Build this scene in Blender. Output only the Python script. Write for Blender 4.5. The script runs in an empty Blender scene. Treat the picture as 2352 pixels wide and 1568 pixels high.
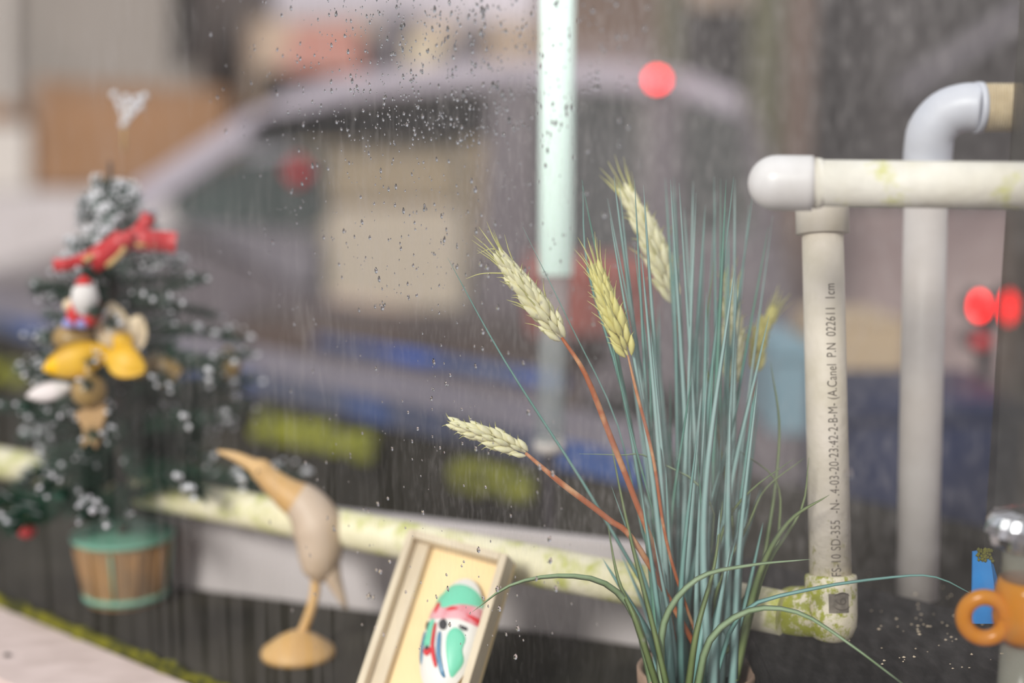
import bpy, bmesh, math, random
from mathutils import Vector, Matrix, noise

random.seed(7)
col = bpy.context.scene.collection
sc = bpy.context.scene

# ------------------------------------------------------------ camera, world, sun, exposure
PITCH = math.radians(9.0)
FPX = 2352 * 50 / 36.0
CAM = Vector((0, 0, 1.405))
FWD = Vector((0, math.cos(PITCH), -math.sin(PITCH)))
UP = Vector((0, math.sin(PITCH), math.cos(PITCH)))
cd = bpy.data.cameras.new('camera')
cam = bpy.data.objects.new('camera', cd)
col.objects.link(cam)
cam.location = CAM
cam.rotation_euler = (math.radians(90) - PITCH, 0, 0)
cd.lens = 50; cd.sensor_width = 36
cd.clip_start = 0.02; cd.clip_end = 200
cd.dof.use_dof = True
cd.dof.focus_distance = 0.785
cd.dof.aperture_fstop = 2.2
sc.camera = cam

w = bpy.data.worlds.new('sky'); sc.world = w; w.use_nodes = True
nt = w.node_tree; bg = nt.nodes['Background']
tc = nt.nodes.new('ShaderNodeTexCoord'); sp = nt.nodes.new('ShaderNodeSeparateXYZ')
rp = nt.nodes.new('ShaderNodeValToRGB')
nt.links.new(tc.outputs['Generated'], sp.inputs[0]); nt.links.new(sp.outputs['Z'], rp.inputs[0])
rp.color_ramp.elements[0].position = 0.0; rp.color_ramp.elements[0].color = (.60, .55, .58, 1)
rp.color_ramp.elements[1].position = 0.7; rp.color_ramp.elements[1].color = (.78, .80, .86, 1)
nt.links.new(rp.outputs[0], bg.inputs[0]); bg.inputs[1].default_value = 0.9

sd = bpy.data.lights.new('sun', 'SUN'); sd.energy = 3.0; sd.angle = math.radians(14); sd.color = (1, .97, .93)
sun = bpy.data.objects.new('sun', sd); col.objects.link(sun)
sun.rotation_euler = Vector((-0.62, -1.2, 0.72)).to_track_quat('Z', 'Y').to_euler()

vs = sc.view_settings
vs.view_transform = 'Standard'; vs.look = 'None'; vs.gamma = 1; vs.use_curve_mapping = False
vs.exposure = 0.0

# ------------------------------------------------------------ helpers
def P(px, py, d):
    """world point seen at a pixel of the photograph, d metres along the lens axis"""
    return CAM + d * (FWD + Vector(((px - 1176) / FPX, 0, 0)) - UP * ((py - 784) / FPX))
def PY(px, py, y):
    """world point seen at a pixel, in the vertical plane y"""
    r = P(px, py, 1) - CAM
    return CAM + r * (y / r.y)
def PZ(px, py, z):
    r = P(px, py, 1) - CAM
    return CAM + r * ((z - CAM.z) / r.z)

def srgb(r, g, b):
    f = lambda c: (c / 255 / 12.92) if c <= 10.3 else ((c / 255 + .055) / 1.055) ** 2.4
    return (f(r), f(g), f(b), 1)

def mat(name, c, rough=.6, c2=None, scale=8, stretch=(1, 1, 1), lo=.35, hi=.65, bump=0, bscale=None, metal=0, coat=0, trans=0, emit=0, sss=0, detail=4):
    m = bpy.data.materials.new(name); m.use_nodes = True
    n = m.node_tree; b = n.nodes['Principled BSDF']
    b.inputs['Base Color'].default_value = srgb(*c); b.inputs['Roughness'].default_value = rough
    b.inputs['Metallic'].default_value = metal
    b.inputs['Coat Weight'].default_value = coat
    b.inputs['Transmission Weight'].default_value = trans
    if max(c) < 60: b.inputs['Specular IOR Level'].default_value = .12
    if emit:
        b.inputs['Emission Color'].default_value = srgb(*c); b.inputs['Emission Strength'].default_value = emit
    if c2 or bump:
        t = n.nodes.new('ShaderNodeTexCoord'); mp = n.nodes.new('ShaderNodeMapping')
        mp.inputs['Scale'].default_value = stretch
        n.links.new(t.outputs['Object'], mp.inputs[0])
    if c2:
        nz = n.nodes.new('ShaderNodeTexNoise'); nz.inputs['Scale'].default_value = scale; nz.inputs['Detail'].default_value = detail
        r = n.nodes.new('ShaderNodeValToRGB')
        r.color_ramp.elements[0].position = lo; r.color_ramp.elements[0].color = srgb(*c)
        r.color_ramp.elements[1].position = hi; r.color_ramp.elements[1].color = srgb(*c2)
        n.links.new(mp.outputs[0], nz.inputs['Vector']); n.links.new(nz.outputs['Fac'], r.inputs[0])
        n.links.new(r.outputs[0], b.inputs['Base Color'])
    if bump:
        nb = n.nodes.new('ShaderNodeTexNoise'); nb.inputs['Scale'].default_value = bscale or scale; nb.inputs['Detail'].default_value = 5
        bp = n.nodes.new('ShaderNodeBump'); bp.inputs['Strength'].default_value = bump; bp.inputs['Distance'].default_value = .002
        n.links.new(mp.outputs[0], nb.inputs['Vector']); n.links.new(nb.outputs['Fac'], bp.inputs['Height'])
        n.links.new(bp.outputs[0], b.inputs['Normal'])
    return m

def tag(o, label=None, cat=None, group=None, kind=None):
    if label: o['label'] = label
    if cat: o['category'] = cat
    if group: o['group'] = group
    if kind: o['kind'] = kind
    return o
def empty(name, loc, label=None, cat=None, group=None, kind=None):
    o = bpy.data.objects.new(name, None); col.objects.link(o); o.location = loc
    o.empty_display_size = .02
    return tag(o, label, cat, group, kind)
def raw(name, verts, faces, m, parent=None, smooth=True, mats=None, midx=None):
    """mesh from WORLD coordinates; its origin goes to its bottom centre"""
    vs_ = [Vector(v) for v in verts]
    c = sum(vs_, Vector()) / len(vs_)
    c.z = min(v.z for v in vs_)
    me = bpy.data.meshes.new(name)
    me.from_pydata([v - c for v in vs_], [], faces)
    for mm in (mats or [m]): me.materials.append(mm)
    if midx: me.polygons.foreach_set('material_index', midx)
    if smooth: me.shade_smooth()
    me.update()
    o = bpy.data.objects.new(name, me); col.objects.link(o)
    o.location = c
    if parent is not None:
        o.parent = parent; o.location = c - parent.location
        if parent.parent is not None: o.location = c - parent.location - parent.parent.location
    return o
def frame(t):
    t = t.normalized(); a = Vector((0, 0, 1)) if abs(t.z) < .9 else Vector((0, 1, 0))
    x = t.cross(a).normalized(); return x, t.cross(x).normalized()
def tube_geo(pts, rad, n=16, cap=True):
    pts = [Vector(p) for p in pts]
    if not isinstance(rad, (list, tuple)): rad = [rad] * len(pts)
    V, F = [], []
    x = None
    for i, p in enumerate(pts):
        t = (pts[min(i + 1, len(pts) - 1)] - pts[max(i - 1, 0)])
        if t.length < 1e-9: t = pts[min(i + 2, len(pts) - 1)] - p if i + 2 < len(pts) else pts[i] - pts[i - 2]
        t.normalize()
        if x is None: x, y = frame(t)
        else:
            x = (x - t * x.dot(t)).normalized(); y = t.cross(x)
        for k in range(n):
            a = 2 * math.pi * k / n
            V.append(p + (x * math.cos(a) + y * math.sin(a)) * rad[i])
    for i in range(len(pts) - 1):
        for k in range(n):
            a, b = i * n + k, i * n + (k + 1) % n
            F.append((a, b, b + n, a + n))
    if cap:
        F.append(tuple(range(n))[::-1]); F.append(tuple((len(pts) - 1) * n + k for k in range(n)))
    return V, F
def tube(name, pts, rad, m, parent=None, n=16, smooth=True):
    V, F = tube_geo(pts, rad, n)
    o = raw(name, V, F, m, parent, smooth)
    if smooth:
        for p in o.data.polygons:
            if len(p.vertices) > 4: p.use_smooth = False
    return o
def bez(pts, n=16):
    """Catmull-Rom through points"""
    pts = [Vector(p) for p in pts]
    q = [pts[0] * 2 - pts[1]] + pts + [pts[-1] * 2 - pts[-2]]
    out = []
    seg = len(pts) - 1
    for s in range(seg):
        a, b, c, d = q[s:s + 4]
        k = max(2, n // seg)
        for i in range(k):
            t = i / k
            out.append(.5 * ((2 * b) + (c - a) * t + (2 * a - 5 * b + 4 * c - d) * t * t + (3 * b - a - 3 * c + d) * t ** 3))
    out.append(pts[-1]); return out
def slab(name, poly, off, m, parent=None, bevel=0):
    """polygon (world points) given thickness by offset vector"""
    n = len(poly); off = Vector(off)
    V = [Vector(p) for p in poly] + [Vector(p) + off for p in poly]
    F = [tuple(range(n))[::-1], tuple(range(n, 2 * n))] + [(i, (i + 1) % n, n + (i + 1) % n, n + i) for i in range(n)]
    o = raw(name, V, F, m, parent, smooth=False)
    bm = bmesh.new(); bm.from_mesh(o.data); bmesh.ops.recalc_face_normals(bm, faces=bm.faces)
    if bevel: bmesh.ops.bevel(bm, geom=bm.edges[:], offset=bevel, segments=2, affect='EDGES')
    bm.to_mesh(o.data); bm.free()
    return o
def lathe(name, base, prof, m, parent=None, n=28, axis=Vector((0, 0, 1)), scale_xy=(1, 1)):
    x, y = frame(axis); V, F = [], []
    for (r, h) in prof:
        for k in range(n):
            a = 2 * math.pi * k / n
            V.append(Vector(base) + axis * h + x * math.cos(a) * r * scale_xy[0] + y * math.sin(a) * r * scale_xy[1])
    for i in range(len(prof) - 1):
        for k in range(n):
            a, b = i * n + k, i * n + (k + 1) % n
            F.append((a, b, b + n, a + n))
    F.append(tuple(range(n))); F.append(tuple((len(prof) - 1) * n + k for k in range(n)))
    o = raw(name, V, F, m, parent)
    bm = bmesh.new(); bm.from_mesh(o.data); bmesh.ops.recalc_face_normals(bm, faces=bm.faces); bm.to_mesh(o.data); bm.free()
    return o

# ------------------------------------------------------------ materials
M = {}
M['asphalt'] = mat('asphalt', (120, 112, 112), .9, (95, 90, 90), 3)
M['shelf'] = mat('dark_shelf_board', (40, 38, 33), .9, (60, 56, 48), 9, bump=.4, bscale=60)
M['pink_sill'] = mat('pink_painted_wood', (224, 205, 198), .6, (205, 186, 178), 30, (1, 3, 1), bump=.2)
M['pvc'] = mat('aged_cream_pvc', (224, 213, 200), .5, (196, 184, 162), 28, (1, 1, .6), .42, .75, bump=.12, bscale=160)
M['pvc_white'] = mat('white_pvc', (244, 240, 240), .35, (220, 214, 210), 20)
M['pvc_bluewhite'] = mat('cool_white_pvc', (215, 216, 224), .4, (196, 198, 208), 20)
M['pvc_rear'] = mat('grey_white_pvc', (206, 198, 194), .5, (188, 178, 172), 18)
M['ink'] = mat('faded_black_ink', (78, 68, 58), .7)
M['grey_ledge'] = mat('grey_painted_board', (204, 194, 194), .7, (188, 178, 176), 9)
M['blue_paint'] = mat('blue_painted_edge', (34, 74, 138), .6, (68, 72, 90), 5, lo=.38, hi=.56)
M['blue_pole'] = mat('blue_plastic_pole', (40, 84, 168), .5, (60, 76, 116), 5, lo=.4, hi=.6)
M['lilac_plank'] = mat('lilac_grey_plank', (118, 110, 120), .6, (106, 98, 106), 8)
M['dark_wall'] = mat('damp_dark_boarding', (28, 27, 21), .95, (48, 44, 34), 6, bump=.3)
M['moss'] = mat('yellow_green_moss', (150, 150, 24), .95, (70, 74, 16), 60)
M['moss_olive'] = mat('olive_moss', (116, 112, 20), .95, (58, 58, 18), 90)
M['rust'] = mat('rusty_red_paint', (170, 88, 76), .8, (120, 72, 66), 5)
M['brown_plank'] = mat('brown_weathered_plank', (84, 66, 58), .8, (64, 54, 52), 5)
M['navy'] = mat('navy_blue_plastic', (22, 38, 78), .6, (24, 28, 46), 4)
M['card'] = mat('tan_cardboard', (178, 156, 128), .8)
M['paleblue'] = mat('pale_blue_plastic', (128, 156, 168), .5)
M['teal'] = [mat('teal_blade_%s' % k, c, .45, c2, 30, (1, 1, .3)) for k, c, c2 in
             (('mid', (118, 160, 154), (104, 150, 140)), ('dark', (84, 138, 126), (96, 142, 118)), ('pale', (152, 182, 178), (126, 166, 160)))]
M['olive'] = mat('olive_leaf', (112, 126, 76), .5, (86, 106, 58), 40)
M['palegreen'] = mat('pale_green_leaf', (144, 164, 130), .5, (118, 140, 98), 40)
M['stem'] = mat('orange_brown_stem', (166, 84, 34), .5, (206, 156, 112), 60, lo=.48, hi=.66)
M['kernel'] = mat('cream_green_grain', (240, 234, 206), .5, (216, 210, 150), 120)
M['kernel_y'] = mat('yellow_green_grain', (222, 212, 140), .5, (200, 192, 104), 120)
M['awn'] = mat('yellow_green_awn', (206, 202, 128), .5)
M['pot_clay'] = mat('pinkish_clay', (160, 132, 112), .85, (136, 110, 94), 40, bump=.4)
M['soil'] = mat('dark_moss_soil', (60, 52, 38), .95, (80, 74, 40), 50, bump=.5)
M['needle'] = mat('dark_green_needles', (16, 46, 32), .7, (30, 68, 48), 30)
M['needle_blue'] = mat('frosted_blue_needles', (70, 112, 94), .6, (50, 88, 70), 30)
M['frost'] = mat('white_frost', (226, 224, 228), .7)
M['red_ribbon'] = mat('red_satin_ribbon', (206, 48, 52), .4, (180, 34, 40), 20)
M['gold_edge'] = mat('gold_ribbon_edge', (206, 172, 112), .4)
M['red_felt'] = mat('red_felt', (206, 34, 34), .7)
M['white_felt'] = mat('white_felt', (226, 218, 214), .8)
M['blue_felt'] = mat('lilac_blue_felt', (150, 150, 206), .8)
M['yellow'] = mat('bright_yellow_petal', (244, 190, 10), .5, (226, 168, 14), 40)
M['cream_petal'] = mat('cream_petal', (236, 214, 184), .5, (222, 196, 156), 30)
M['gold'] = mat('dull_gold', (176, 142, 86), .35, (150, 118, 60), 20)
M['tan_tag'] = mat('tan_wood_tag', (190, 150, 98), .6, (172, 132, 84), 30)
M['wood_light'] = mat('pale_carved_wood', (222, 180, 122), .5, (204, 158, 98), 24, (1, 1, .2))
M['horn_grey'] = mat('pale_pinkish_wood', (206, 182, 160), .5, (190, 164, 136), 24)
M['terracotta'] = mat('tan_woven_pot', (176, 132, 84), .8, (150, 118, 84), 40)
M['mint'] = mat('mint_paint', (120, 172, 150), .6)
M['box_wood'] = mat('cream_wood_box', (222, 206, 180), .6, (206, 188, 162), 30, (1, 1, .2))
M['box_back'] = mat('warm_cream_panel', (246, 220, 172), .6, (238, 208, 156), 10)
M['mask_teal'] = mat('mask_teal', (118, 206, 172), .35)
M['mask_white'] = mat('mask_white', (230, 226, 220), .35)
M['mask_pink'] = mat('mask_pink', (228, 170, 176), .4, (212, 110, 120), 90, lo=.45, hi=.7)
M['mask_red'] = mat('mask_red', (214, 60, 66), .4)
M['mask_blue'] = mat('mask_blue', (84, 132, 164), .4)
M['mask_black'] = mat('mask_charcoal', (60, 58, 60), .4)
M['tape_blue'] = mat('bright_blue_plastic', (0, 120, 190), .5, (0, 104, 170), 60)
M['foil'] = mat('silver_foil', (226, 226, 230), .22, metal=1)
M['black_mat'] = mat('black_felt_mat', (24, 23, 23), .95, (44, 42, 42), 190, (1, .35, 1), .45, .72, bump=.8, bscale=260)
M['grit'] = mat('pale_grit', (206, 186, 160), .8)
M['grey_wall'] = mat('grey_render', (148, 138, 130), .85, (132, 124, 116), .7)
M['brick'] = mat('orange_brown_cladding', (156, 114, 78), .85, (136, 102, 74), .8, (1, 1, 4))
M['pale_door'] = mat('pale_grey_shutter', (206, 196, 188), .7)
M['beige'] = mat('beige_render', (194, 172, 152), .85, (172, 150, 132), .6)
M['red_awning'] = mat('faded_red_awning', (188, 134, 122), .8)
M['dark_trim'] = mat('dark_timber', (46, 42, 40), .8)
M['slate'] = mat('slate_grey_panel', (118, 112, 118), .8)
M['sky_white'] = mat('lilac_white_render', (222, 212, 220), .8)
M['dark_build'] = mat('charcoal_render', (66, 60, 60), .85, (44, 42, 42), .9)
M['olive_post'] = mat('mossy_olive_timber', (102, 100, 72), .85, (84, 80, 62), 3)
M['brown_post'] = mat('brown_timber', (122, 98, 84), .85, (104, 84, 74), 3)
M['stone'] = mat('mottled_lilac_stone', (166, 148, 144), .85, (116, 98, 98), 2.2, lo=.3, hi=.7)
M['car'] = mat('lilac_grey_car_paint', (108, 100, 104), .35, coat=.3)
M['car_roof'] = mat('car_roof_highlight', (178, 168, 178), .4)  # paler than the body: the roof line highlight is put into the colour
M['car_dark'] = mat('dark_grey_plastic', (58, 52, 56), .6)
M['seat_tan'] = mat('tan_upholstery', (156, 128, 98), .8)
M['seat_pale'] = mat('pale_upholstery', (192, 168, 150), .8)
M['rubber'] = mat('black_rubber', (26, 26, 26), .8)
M['teal_dark'] = mat('dark_teal_plastic', (14, 44, 40), .7, (8, 20, 20), 2)
M['lamp_red'] = mat('lit_red_lens', (255, 14, 14), .4, emit=22)
M['lamp_dim'] = mat('red_lens', (190, 30, 40), .4)

def glassmat(name, c, fac, rough=.02):
    m = bpy.data.materials.new(name); m.use_nodes = True; n = m.node_tree; n.nodes.clear()
    o = n.nodes.new('ShaderNodeOutputMaterial'); t = n.nodes.new('ShaderNodeBsdfTransparent'); t.inputs[0].default_value = c
    g = n.nodes.new('ShaderNodeBsdfPrincipled'); g.inputs['Base Color'].default_value = c; g.inputs['Roughness'].default_value = rough
    x = n.nodes.new('ShaderNodeMixShader'); x.inputs[0].default_value = fac
    n.links.new(t.outputs[0], x.inputs[1]); n.links.new(g.outputs[0], x.inputs[2]); n.links.new(x.outputs[0], o.inputs[0])
    return m
M['car_glass'] = glassmat('car_glass', (.95, .97, .96, 1), .04, .05)
M['amber'] = glassmat('amber_plastic', srgb(238, 160, 28), .5, .2)
M['clear_plastic'] = glassmat('clear_dirty_plastic', (.72, .70, .60, 1), .22, .2)
M['milky'] = glassmat('milky_plastic', (.75, .78, .78, 1), .22, .3)
dm = bpy.data.materials.new('water'); dm.use_nodes = True
b = dm.node_tree.nodes['Principled BSDF']; b.inputs['Transmission Weight'].default_value = 1; b.inputs['Roughness'].default_value = 0.0; b.inputs['IOR'].default_value = 1.33
M['water'] = dm

# misted, dirty pane: real film of water haze and dirt on the glass (streaky, patchy)
def pane_mat():
    m = bpy.data.materials.new('misted_glass'); m.use_nodes = True; n = m.node_tree; n.nodes.clear(); L = n.links.new
    N = n.nodes.new
    def math_(op, a, b=None, clamp=False):
        x = N('ShaderNodeMath'); x.operation = op; x.use_clamp = clamp
        for i, v in enumerate((a, b)):
            if v is None: continue
            if isinstance(v, (int, float)): x.inputs[i].default_value = v
            else: L(v, x.inputs[i])
        return x.outputs[0]
    def nz(scale, st, detail=3, rough=.5, off=(0, 0, 0)):
        mp = N('ShaderNodeMapping'); mp.inputs['Scale'].default_value = st; mp.inputs['Location'].default_value = off
        L(tc.outputs['Object'], mp.inputs[0]); t = N('ShaderNodeTexNoise'); t.inputs['Scale'].default_value = scale
        t.inputs['Detail'].default_value = detail; t.inputs['Roughness'].default_value = rough
        L(mp.outputs[0], t.inputs['Vector']); return t.outputs['Fac']
    def ramp(v, a, b, lo=0., hi=1.):
        r = N('ShaderNodeMapRange'); r.interpolation_type = 'SMOOTHSTEP'
        r.inputs[1].default_value = a; r.inputs[2].default_value = b; r.inputs[3].default_value = lo; r.inputs[4].default_value = hi
        L(v, r.inputs[0]); return r.outputs[0]
    tc = N('ShaderNodeTexCoord'); s = N('ShaderNodeSeparateXYZ'); L(tc.outputs['Object'], s.inputs[0])
    x, z = s.outputs['X'], s.outputs['Z']      # object space: x along the pane, z up from its foot
    patch = ramp(nz(6, (1, 1, 1.0), 3), .36, .66)
    fine = ramp(nz(170, (1, 1, .20), 4, .65), .45, .72)
    stre = ramp(nz(52, (1, 1, .12), 3), .44, .66)
    mic = ramp(nz(430, (1, 1, .26), 3, .6, (1, 0, 2)), .46, .68)
    speck = ramp(nz(420, (1, 1, .6), 2, .6), .60, .76)
    # runs cleared by trickling drops, low on the left of the pane
    drip = ramp(nz(85, (1, 1, .03), 2, .5, (3, 0, 0)), .50, .58)
    low = math_('MULTIPLY', ramp(z, .26, .10), ramp(x, .00, -.16))
    high = ramp(z, .08, .24)
    a = math_('ADD', .008, math_('MULTIPLY', high, .022))
    a = math_('ADD', a, math_('MULTIPLY', math_('MULTIPLY', patch, high), .05))
    a = math_('ADD', a, math_('MULTIPLY', fine, math_('ADD', .018, math_('MULTIPLY', math_('MULTIPLY', patch, high), .09))))
    a = math_('ADD', a, math_('MULTIPLY', math_('MULTIPLY', stre, high), .02))
    cen = math_('MULTIPLY', ramp(x, -.12, .02), ramp(x, .36, .16))
    rgt = math_('MULTIPLY', ramp(x, .16, .24), ramp(z, .10, .22))
    a = math_('ADD', a, math_('MULTIPLY', speck, .03))
    a = math_('ADD', a, math_('MULTIPLY', mic, math_('ADD', .012, math_('MULTIPLY', math_('ADD', math_('MULTIPLY', cen, ramp(z, .09, .2)), rgt), math_('ADD', .06, math_('MULTIPLY', patch, .07))))))
    a = math_('ADD', a, math_('MULTIPLY', math_('MULTIPLY', cen, ramp(z, .05, .2)), .05))
    a = math_('ADD', a, math_('MULTIPLY', low, math_('MULTIPLY', math_('SUBTRACT', 1.0, drip), .055)))
    a = math_('MULTIPLY', a, 1.0, True)
    t = N('ShaderNodeBsdfTransparent'); t.inputs[0].default_value = (.97, .99, .98, 1)
    d = N('ShaderNodeBsdfDiffuse'); d.inputs[0].default_value = (.58, .55, .53, 1)
    tl = N('ShaderNodeBsdfTranslucent'); tl.inputs[0].default_value = (.58, .55, .53, 1)
    film = N('ShaderNodeMixShader'); film.inputs[0].default_value = .35; L(d.outputs[0], film.inputs[1]); L(tl.outputs[0], film.inputs[2])
    mx = N('ShaderNodeMixShader'); L(a, mx.inputs[0]); L(t.outputs[0], mx.inputs[1]); L(film.outputs[0], mx.inputs[2])
    gl = N('ShaderNodeBsdfGlossy'); gl.inputs['Roughness'].default_value = .03
    m2 = N('ShaderNodeMixShader'); m2.inputs[0].default_value = .008
    L(mx.outputs[0], m2.inputs[1]); L(gl.outputs[0], m2.inputs[2])
    o = N('ShaderNodeOutputMaterial'); L(m2.outputs[0], o.inputs[0])
    return m
M['pane'] = pane_mat()

# ------------------------------------------------------------ setting: ground, shelf, window
SHELF = CAM.z - .375
PD = Vector((1, -.84, 0)).normalized()             # direction along the pane, towards the right
PN = Vector((-.84, -1, 0)).normalized()            # outwards, to the camera
P0 = Vector((0, .7356, 0))
def on_pane(s, z, out=0): return P0 + PD * s + PN * out + Vector((0, 0, z))
def pane_hit(px, py):
    r = P(px, py, 1) - CAM
    k = (P0 - Vector((CAM.x, CAM.y, 0))).dot(PN) / Vector((r.x, r.y, 0)).dot(PN)
    p = CAM + r * k
    return (p - P0).dot(PD), p.z

o = slab('ground', [(-14, -3, 0), (14, -3, 0), (14, 22, 0), (-14, 22, 0)], (0, 0, -.1), M['asphalt']); tag(o, kind='structure')
def board(name, a, b, back, z0, z1, m, parent=None, bevel=.0015):
    """board from point a to b (x,y), running back by vector"""
    a, b, back = Vector((a[0], a[1], z0)), Vector((b[0], b[1], z0)), Vector((back[0], back[1], 0))
    return slab(name, [a, b, b + back, a + back], (0, 0, z1 - z0), m, parent, bevel)
a = on_pane(-.75, 0, -.004); c = on_pane(.62, 0, -.004)
o = board('shelf', a, c, -PN * .33, SHELF - .022, SHELF, M['shelf']); tag(o, kind='structure')

win = empty('window_1', on_pane(0, SHELF), kind='structure')
# pane in its own axes so that the film's pattern keeps to it
me = bpy.data.meshes.new('glass_pane')
s0, s1, zt = -.75, .62, .62
V = [(s0, -.002, -.004), (s1, -.002, -.004), (s1, -.002, zt), (s0, -.002, zt)]
me.from_pydata(V, [], [(0, 1, 2, 3)]); me.materials.append(M['pane'])
pane = bpy.data.objects.new('glass_pane', me); col.objects.link(pane); pane.parent = win
pane.rotation_euler = (0, 0, math.atan2(PD.y, PD.x))
a = on_pane(-.75, 0, .006); c = on_pane(.3, 0, .006)
sill = board('window_sill', a, c, PN * .082, SHELF - .028, SHELF - .001, M['pink_sill'], bevel=.003); sill.parent = win; sill.location -= win.location
kn = lathe('knot', PZ(16, 1503, SHELF + .0005), [(.0, .0), (.0026, .0), (.002, .0006), (.0, .0008)], M['dark_wall'], win, 10)
# mossy seal along the foot of the pane
V, F = [], []
ns, nr = 260, 8
for i in range(ns + 1):
    s = -.72 + i * .98 / ns
    for k in range(nr + 1):
        a_ = math.pi * k / nr
        q = .0048 * (1 + .75 * noise.noise(Vector((s * 60, k * .5, 0))) + .45 * noise.noise(Vector((s * 260, k, 3))))
        V.append(on_pane(s, SHELF - .001 + math.sin(a_) * q * 1.15, .0035 + math.cos(a_) * q))
for i in range(ns):
    for k in range(nr):
        a_ = i * (nr + 1) + k; F.append((a_, a_ + 1, a_ + nr + 2, a_ + nr + 1))
mo = raw('moss', V, F, M['moss_olive']); tag(mo, 'thin line of olive moss growing along the foot of the window glass', 'moss', kind='stuff')

# water drops clinging to the outside of the glass
V, F = [], []
def drop(s, z, r, st):
    b0 = len(V); n = 8
    rings = [(1, 0), (.86, .35), (.5, .6)]
    ph = random.uniform(-.25, .25)
    for (k, h) in rings:
        for j in range(n):
            a_ = 2 * math.pi * j / n
            dx = math.cos(a_) * r * k; dz = math.sin(a_) * r * k * st
            if dz > 0: dx *= 1 - .45 * dz / (r * st)
            V.append(on_pane(s + dx + ph * dz, z + dz, .0021 + r * h * .8))
    V.append(on_pane(s, z - r * .1, .0021 + r * .56))
    for q in range(2):
        for j in range(n):
            a_, c_ = b0 + q * n + j, b0 + q * n + (j + 1) % n
            F.append((a_, c_, c_ + n, a_ + n))
    for j in range(n): F.append((b0 + 2 * n + j, b0 + 2 * n + (j + 1) % n, b0 + 3 * n))
    F.append(tuple(b0 + j for j in range(n))[::-1])
rr = random.Random(3)
cnt = 0
while cnt < 1500:
    px, py = rr.uniform(480, 1500), rr.uniform(-20, 1500)
    dens = math.exp(-((px - 1000) / 330) ** 2) * (1 if py < 330 else .33 if py < 700 else .10)
    if rr.random() > dens: continue
    s, z = pane_hit(px, py)
    drop(s, z, rr.choice((.0003, .0004, .0005, .0006, .0009)) * rr.uniform(.8, 1.2), rr.uniform(1.1, 2.0)); cnt += 1
for (px, py) in ((1110, 75), (1140, 195), (1160, 215), (1098, 435), (1393, 492), (1110, 605), (1125, 612), (1270, 1285), (1282, 1350), (1268, 1235), (1148, 1350), (1153, 1395), (1190, 1505), (1195, 1440), (1115, 760), (1220, 945), (870, 620), (885, 705), (1245, 1070), (1275, 1085), (1105, 1260), (880, 1310), (855, 1365), (1955, 1085)):
    s, z = pane_hit(px, py); drop(s, z, .0013, 1.5)
o = raw('water_drops', V, F, M['water']); tag(o, 'tiny water drops clinging to the outside of the misted window glass', 'water drops', kind='stuff')

# ------------------------------------------------------------ back of the display: grey board, beam, wall, rails
ga, gb = PZ(335, 1362, SHELF), PZ(1480, 1512, SHELF)
ga.z = gb.z = SHELF
dirg = (gb - ga).normalized(); ng = Vector((-dirg.y, dirg.x, 0))
ga += ng * .02; gb += ng * .02
o = slab('back_board', [ga, gb, gb + Vector((0, 0, .074)), ga + Vector((0, 0, .078))], ng * .014, M['grey_ledge'], bevel=.002)
tag(o, kind='structure'); o.name = 'trim_1'
# beam line behind
def beam_pt(px, py, z): return PZ(px, py, z)
ZB = CAM.z - .33
b0, b1 = PZ(-500, 610, ZB), PZ(2700, 1318, ZB)
bdir = (b1 - b0).normalized(); bn = Vector((-bdir.y, bdir.x, 0))
if bn.y < 0: bn = -bn
bfull = b1.copy(); b1 = PZ(1490, 1050, ZB); b1 = b0 + bdir * (b1 - b0).dot(bdir)
beam = empty('trim_2', b0, kind='structure')
slab('plank_top', [b0, b1, b1 + bn * .12, b0 + bn * .12], (0, 0, -.012), M['lilac_plank'], beam, .002)
slab('blue_edge', [b0 - bn * .008, b1 - bn * .008, b1 - bn * .0005, b0 - bn * .0005], (0, 0, -.030), M['blue_paint'], beam, .001)
b1 = bfull
w0, w1 = b0 + bn * .012 - Vector((0, 0, .0125)), b1 + bn * .012 - Vector((0, 0, .0125))
o = slab('wall_back', [w0, w1, w1 - Vector((0, 0, ZB - .02)), w0 - Vector((0, 0, ZB - .02))], bn * .04, M['dark_wall']); tag(o, kind='structure')
# moss cushions below the blue edge
for i, (pxa, pxb, py) in enumerate(((590, 850, 1000), (1050, 1215, 1105), (-60, 60, 850))):
    V, F = [], []
    rm = random.Random(i + 5)
    for k in range(110 if i < 2 else 30):
        px = rm.uniform(pxa, pxb); y_ = py + (px - (pxa + pxb) / 2) * .2 + rm.uniform(-26, 26)
        # point on the front face of the blue edge / wall
        r = P(px, y_, 1) - CAM
        q = b0 - bn * .004
        p = CAM + r * ((q - CAM).dot(bn) / r.dot(bn))
        R = rm.uniform(.005, .012)
        for a_ in range(5):
            th = math.pi * a_ / 4
            for c_ in range(8):
                f_ = 2 * math.pi * c_ / 8; kk = R * (1 + .3 * rm.random())
                V.append(p + Vector((math.sin(th) * math.cos(f_), math.sin(th) * math.sin(f_), math.cos(th) * .8)) * kk)
        bb = len(V) - 40
        for a_ in range(4):
            for c_ in range(8):
                u, v = bb + a_ * 8 + c_, bb + a_ * 8 + (c_ + 1) % 8
                F.append((u, v, v + 8, u + 8))
    o = raw('moss_cushion', V, F, M['moss'])
    tag(o, ('yellow green moss under the blue edge above the carved bird', 'yellow green moss under the blue edge behind the low wheat ear', 'dark green moss at the left end of the blue edge')[i], 'moss', kind='stuff')

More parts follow.
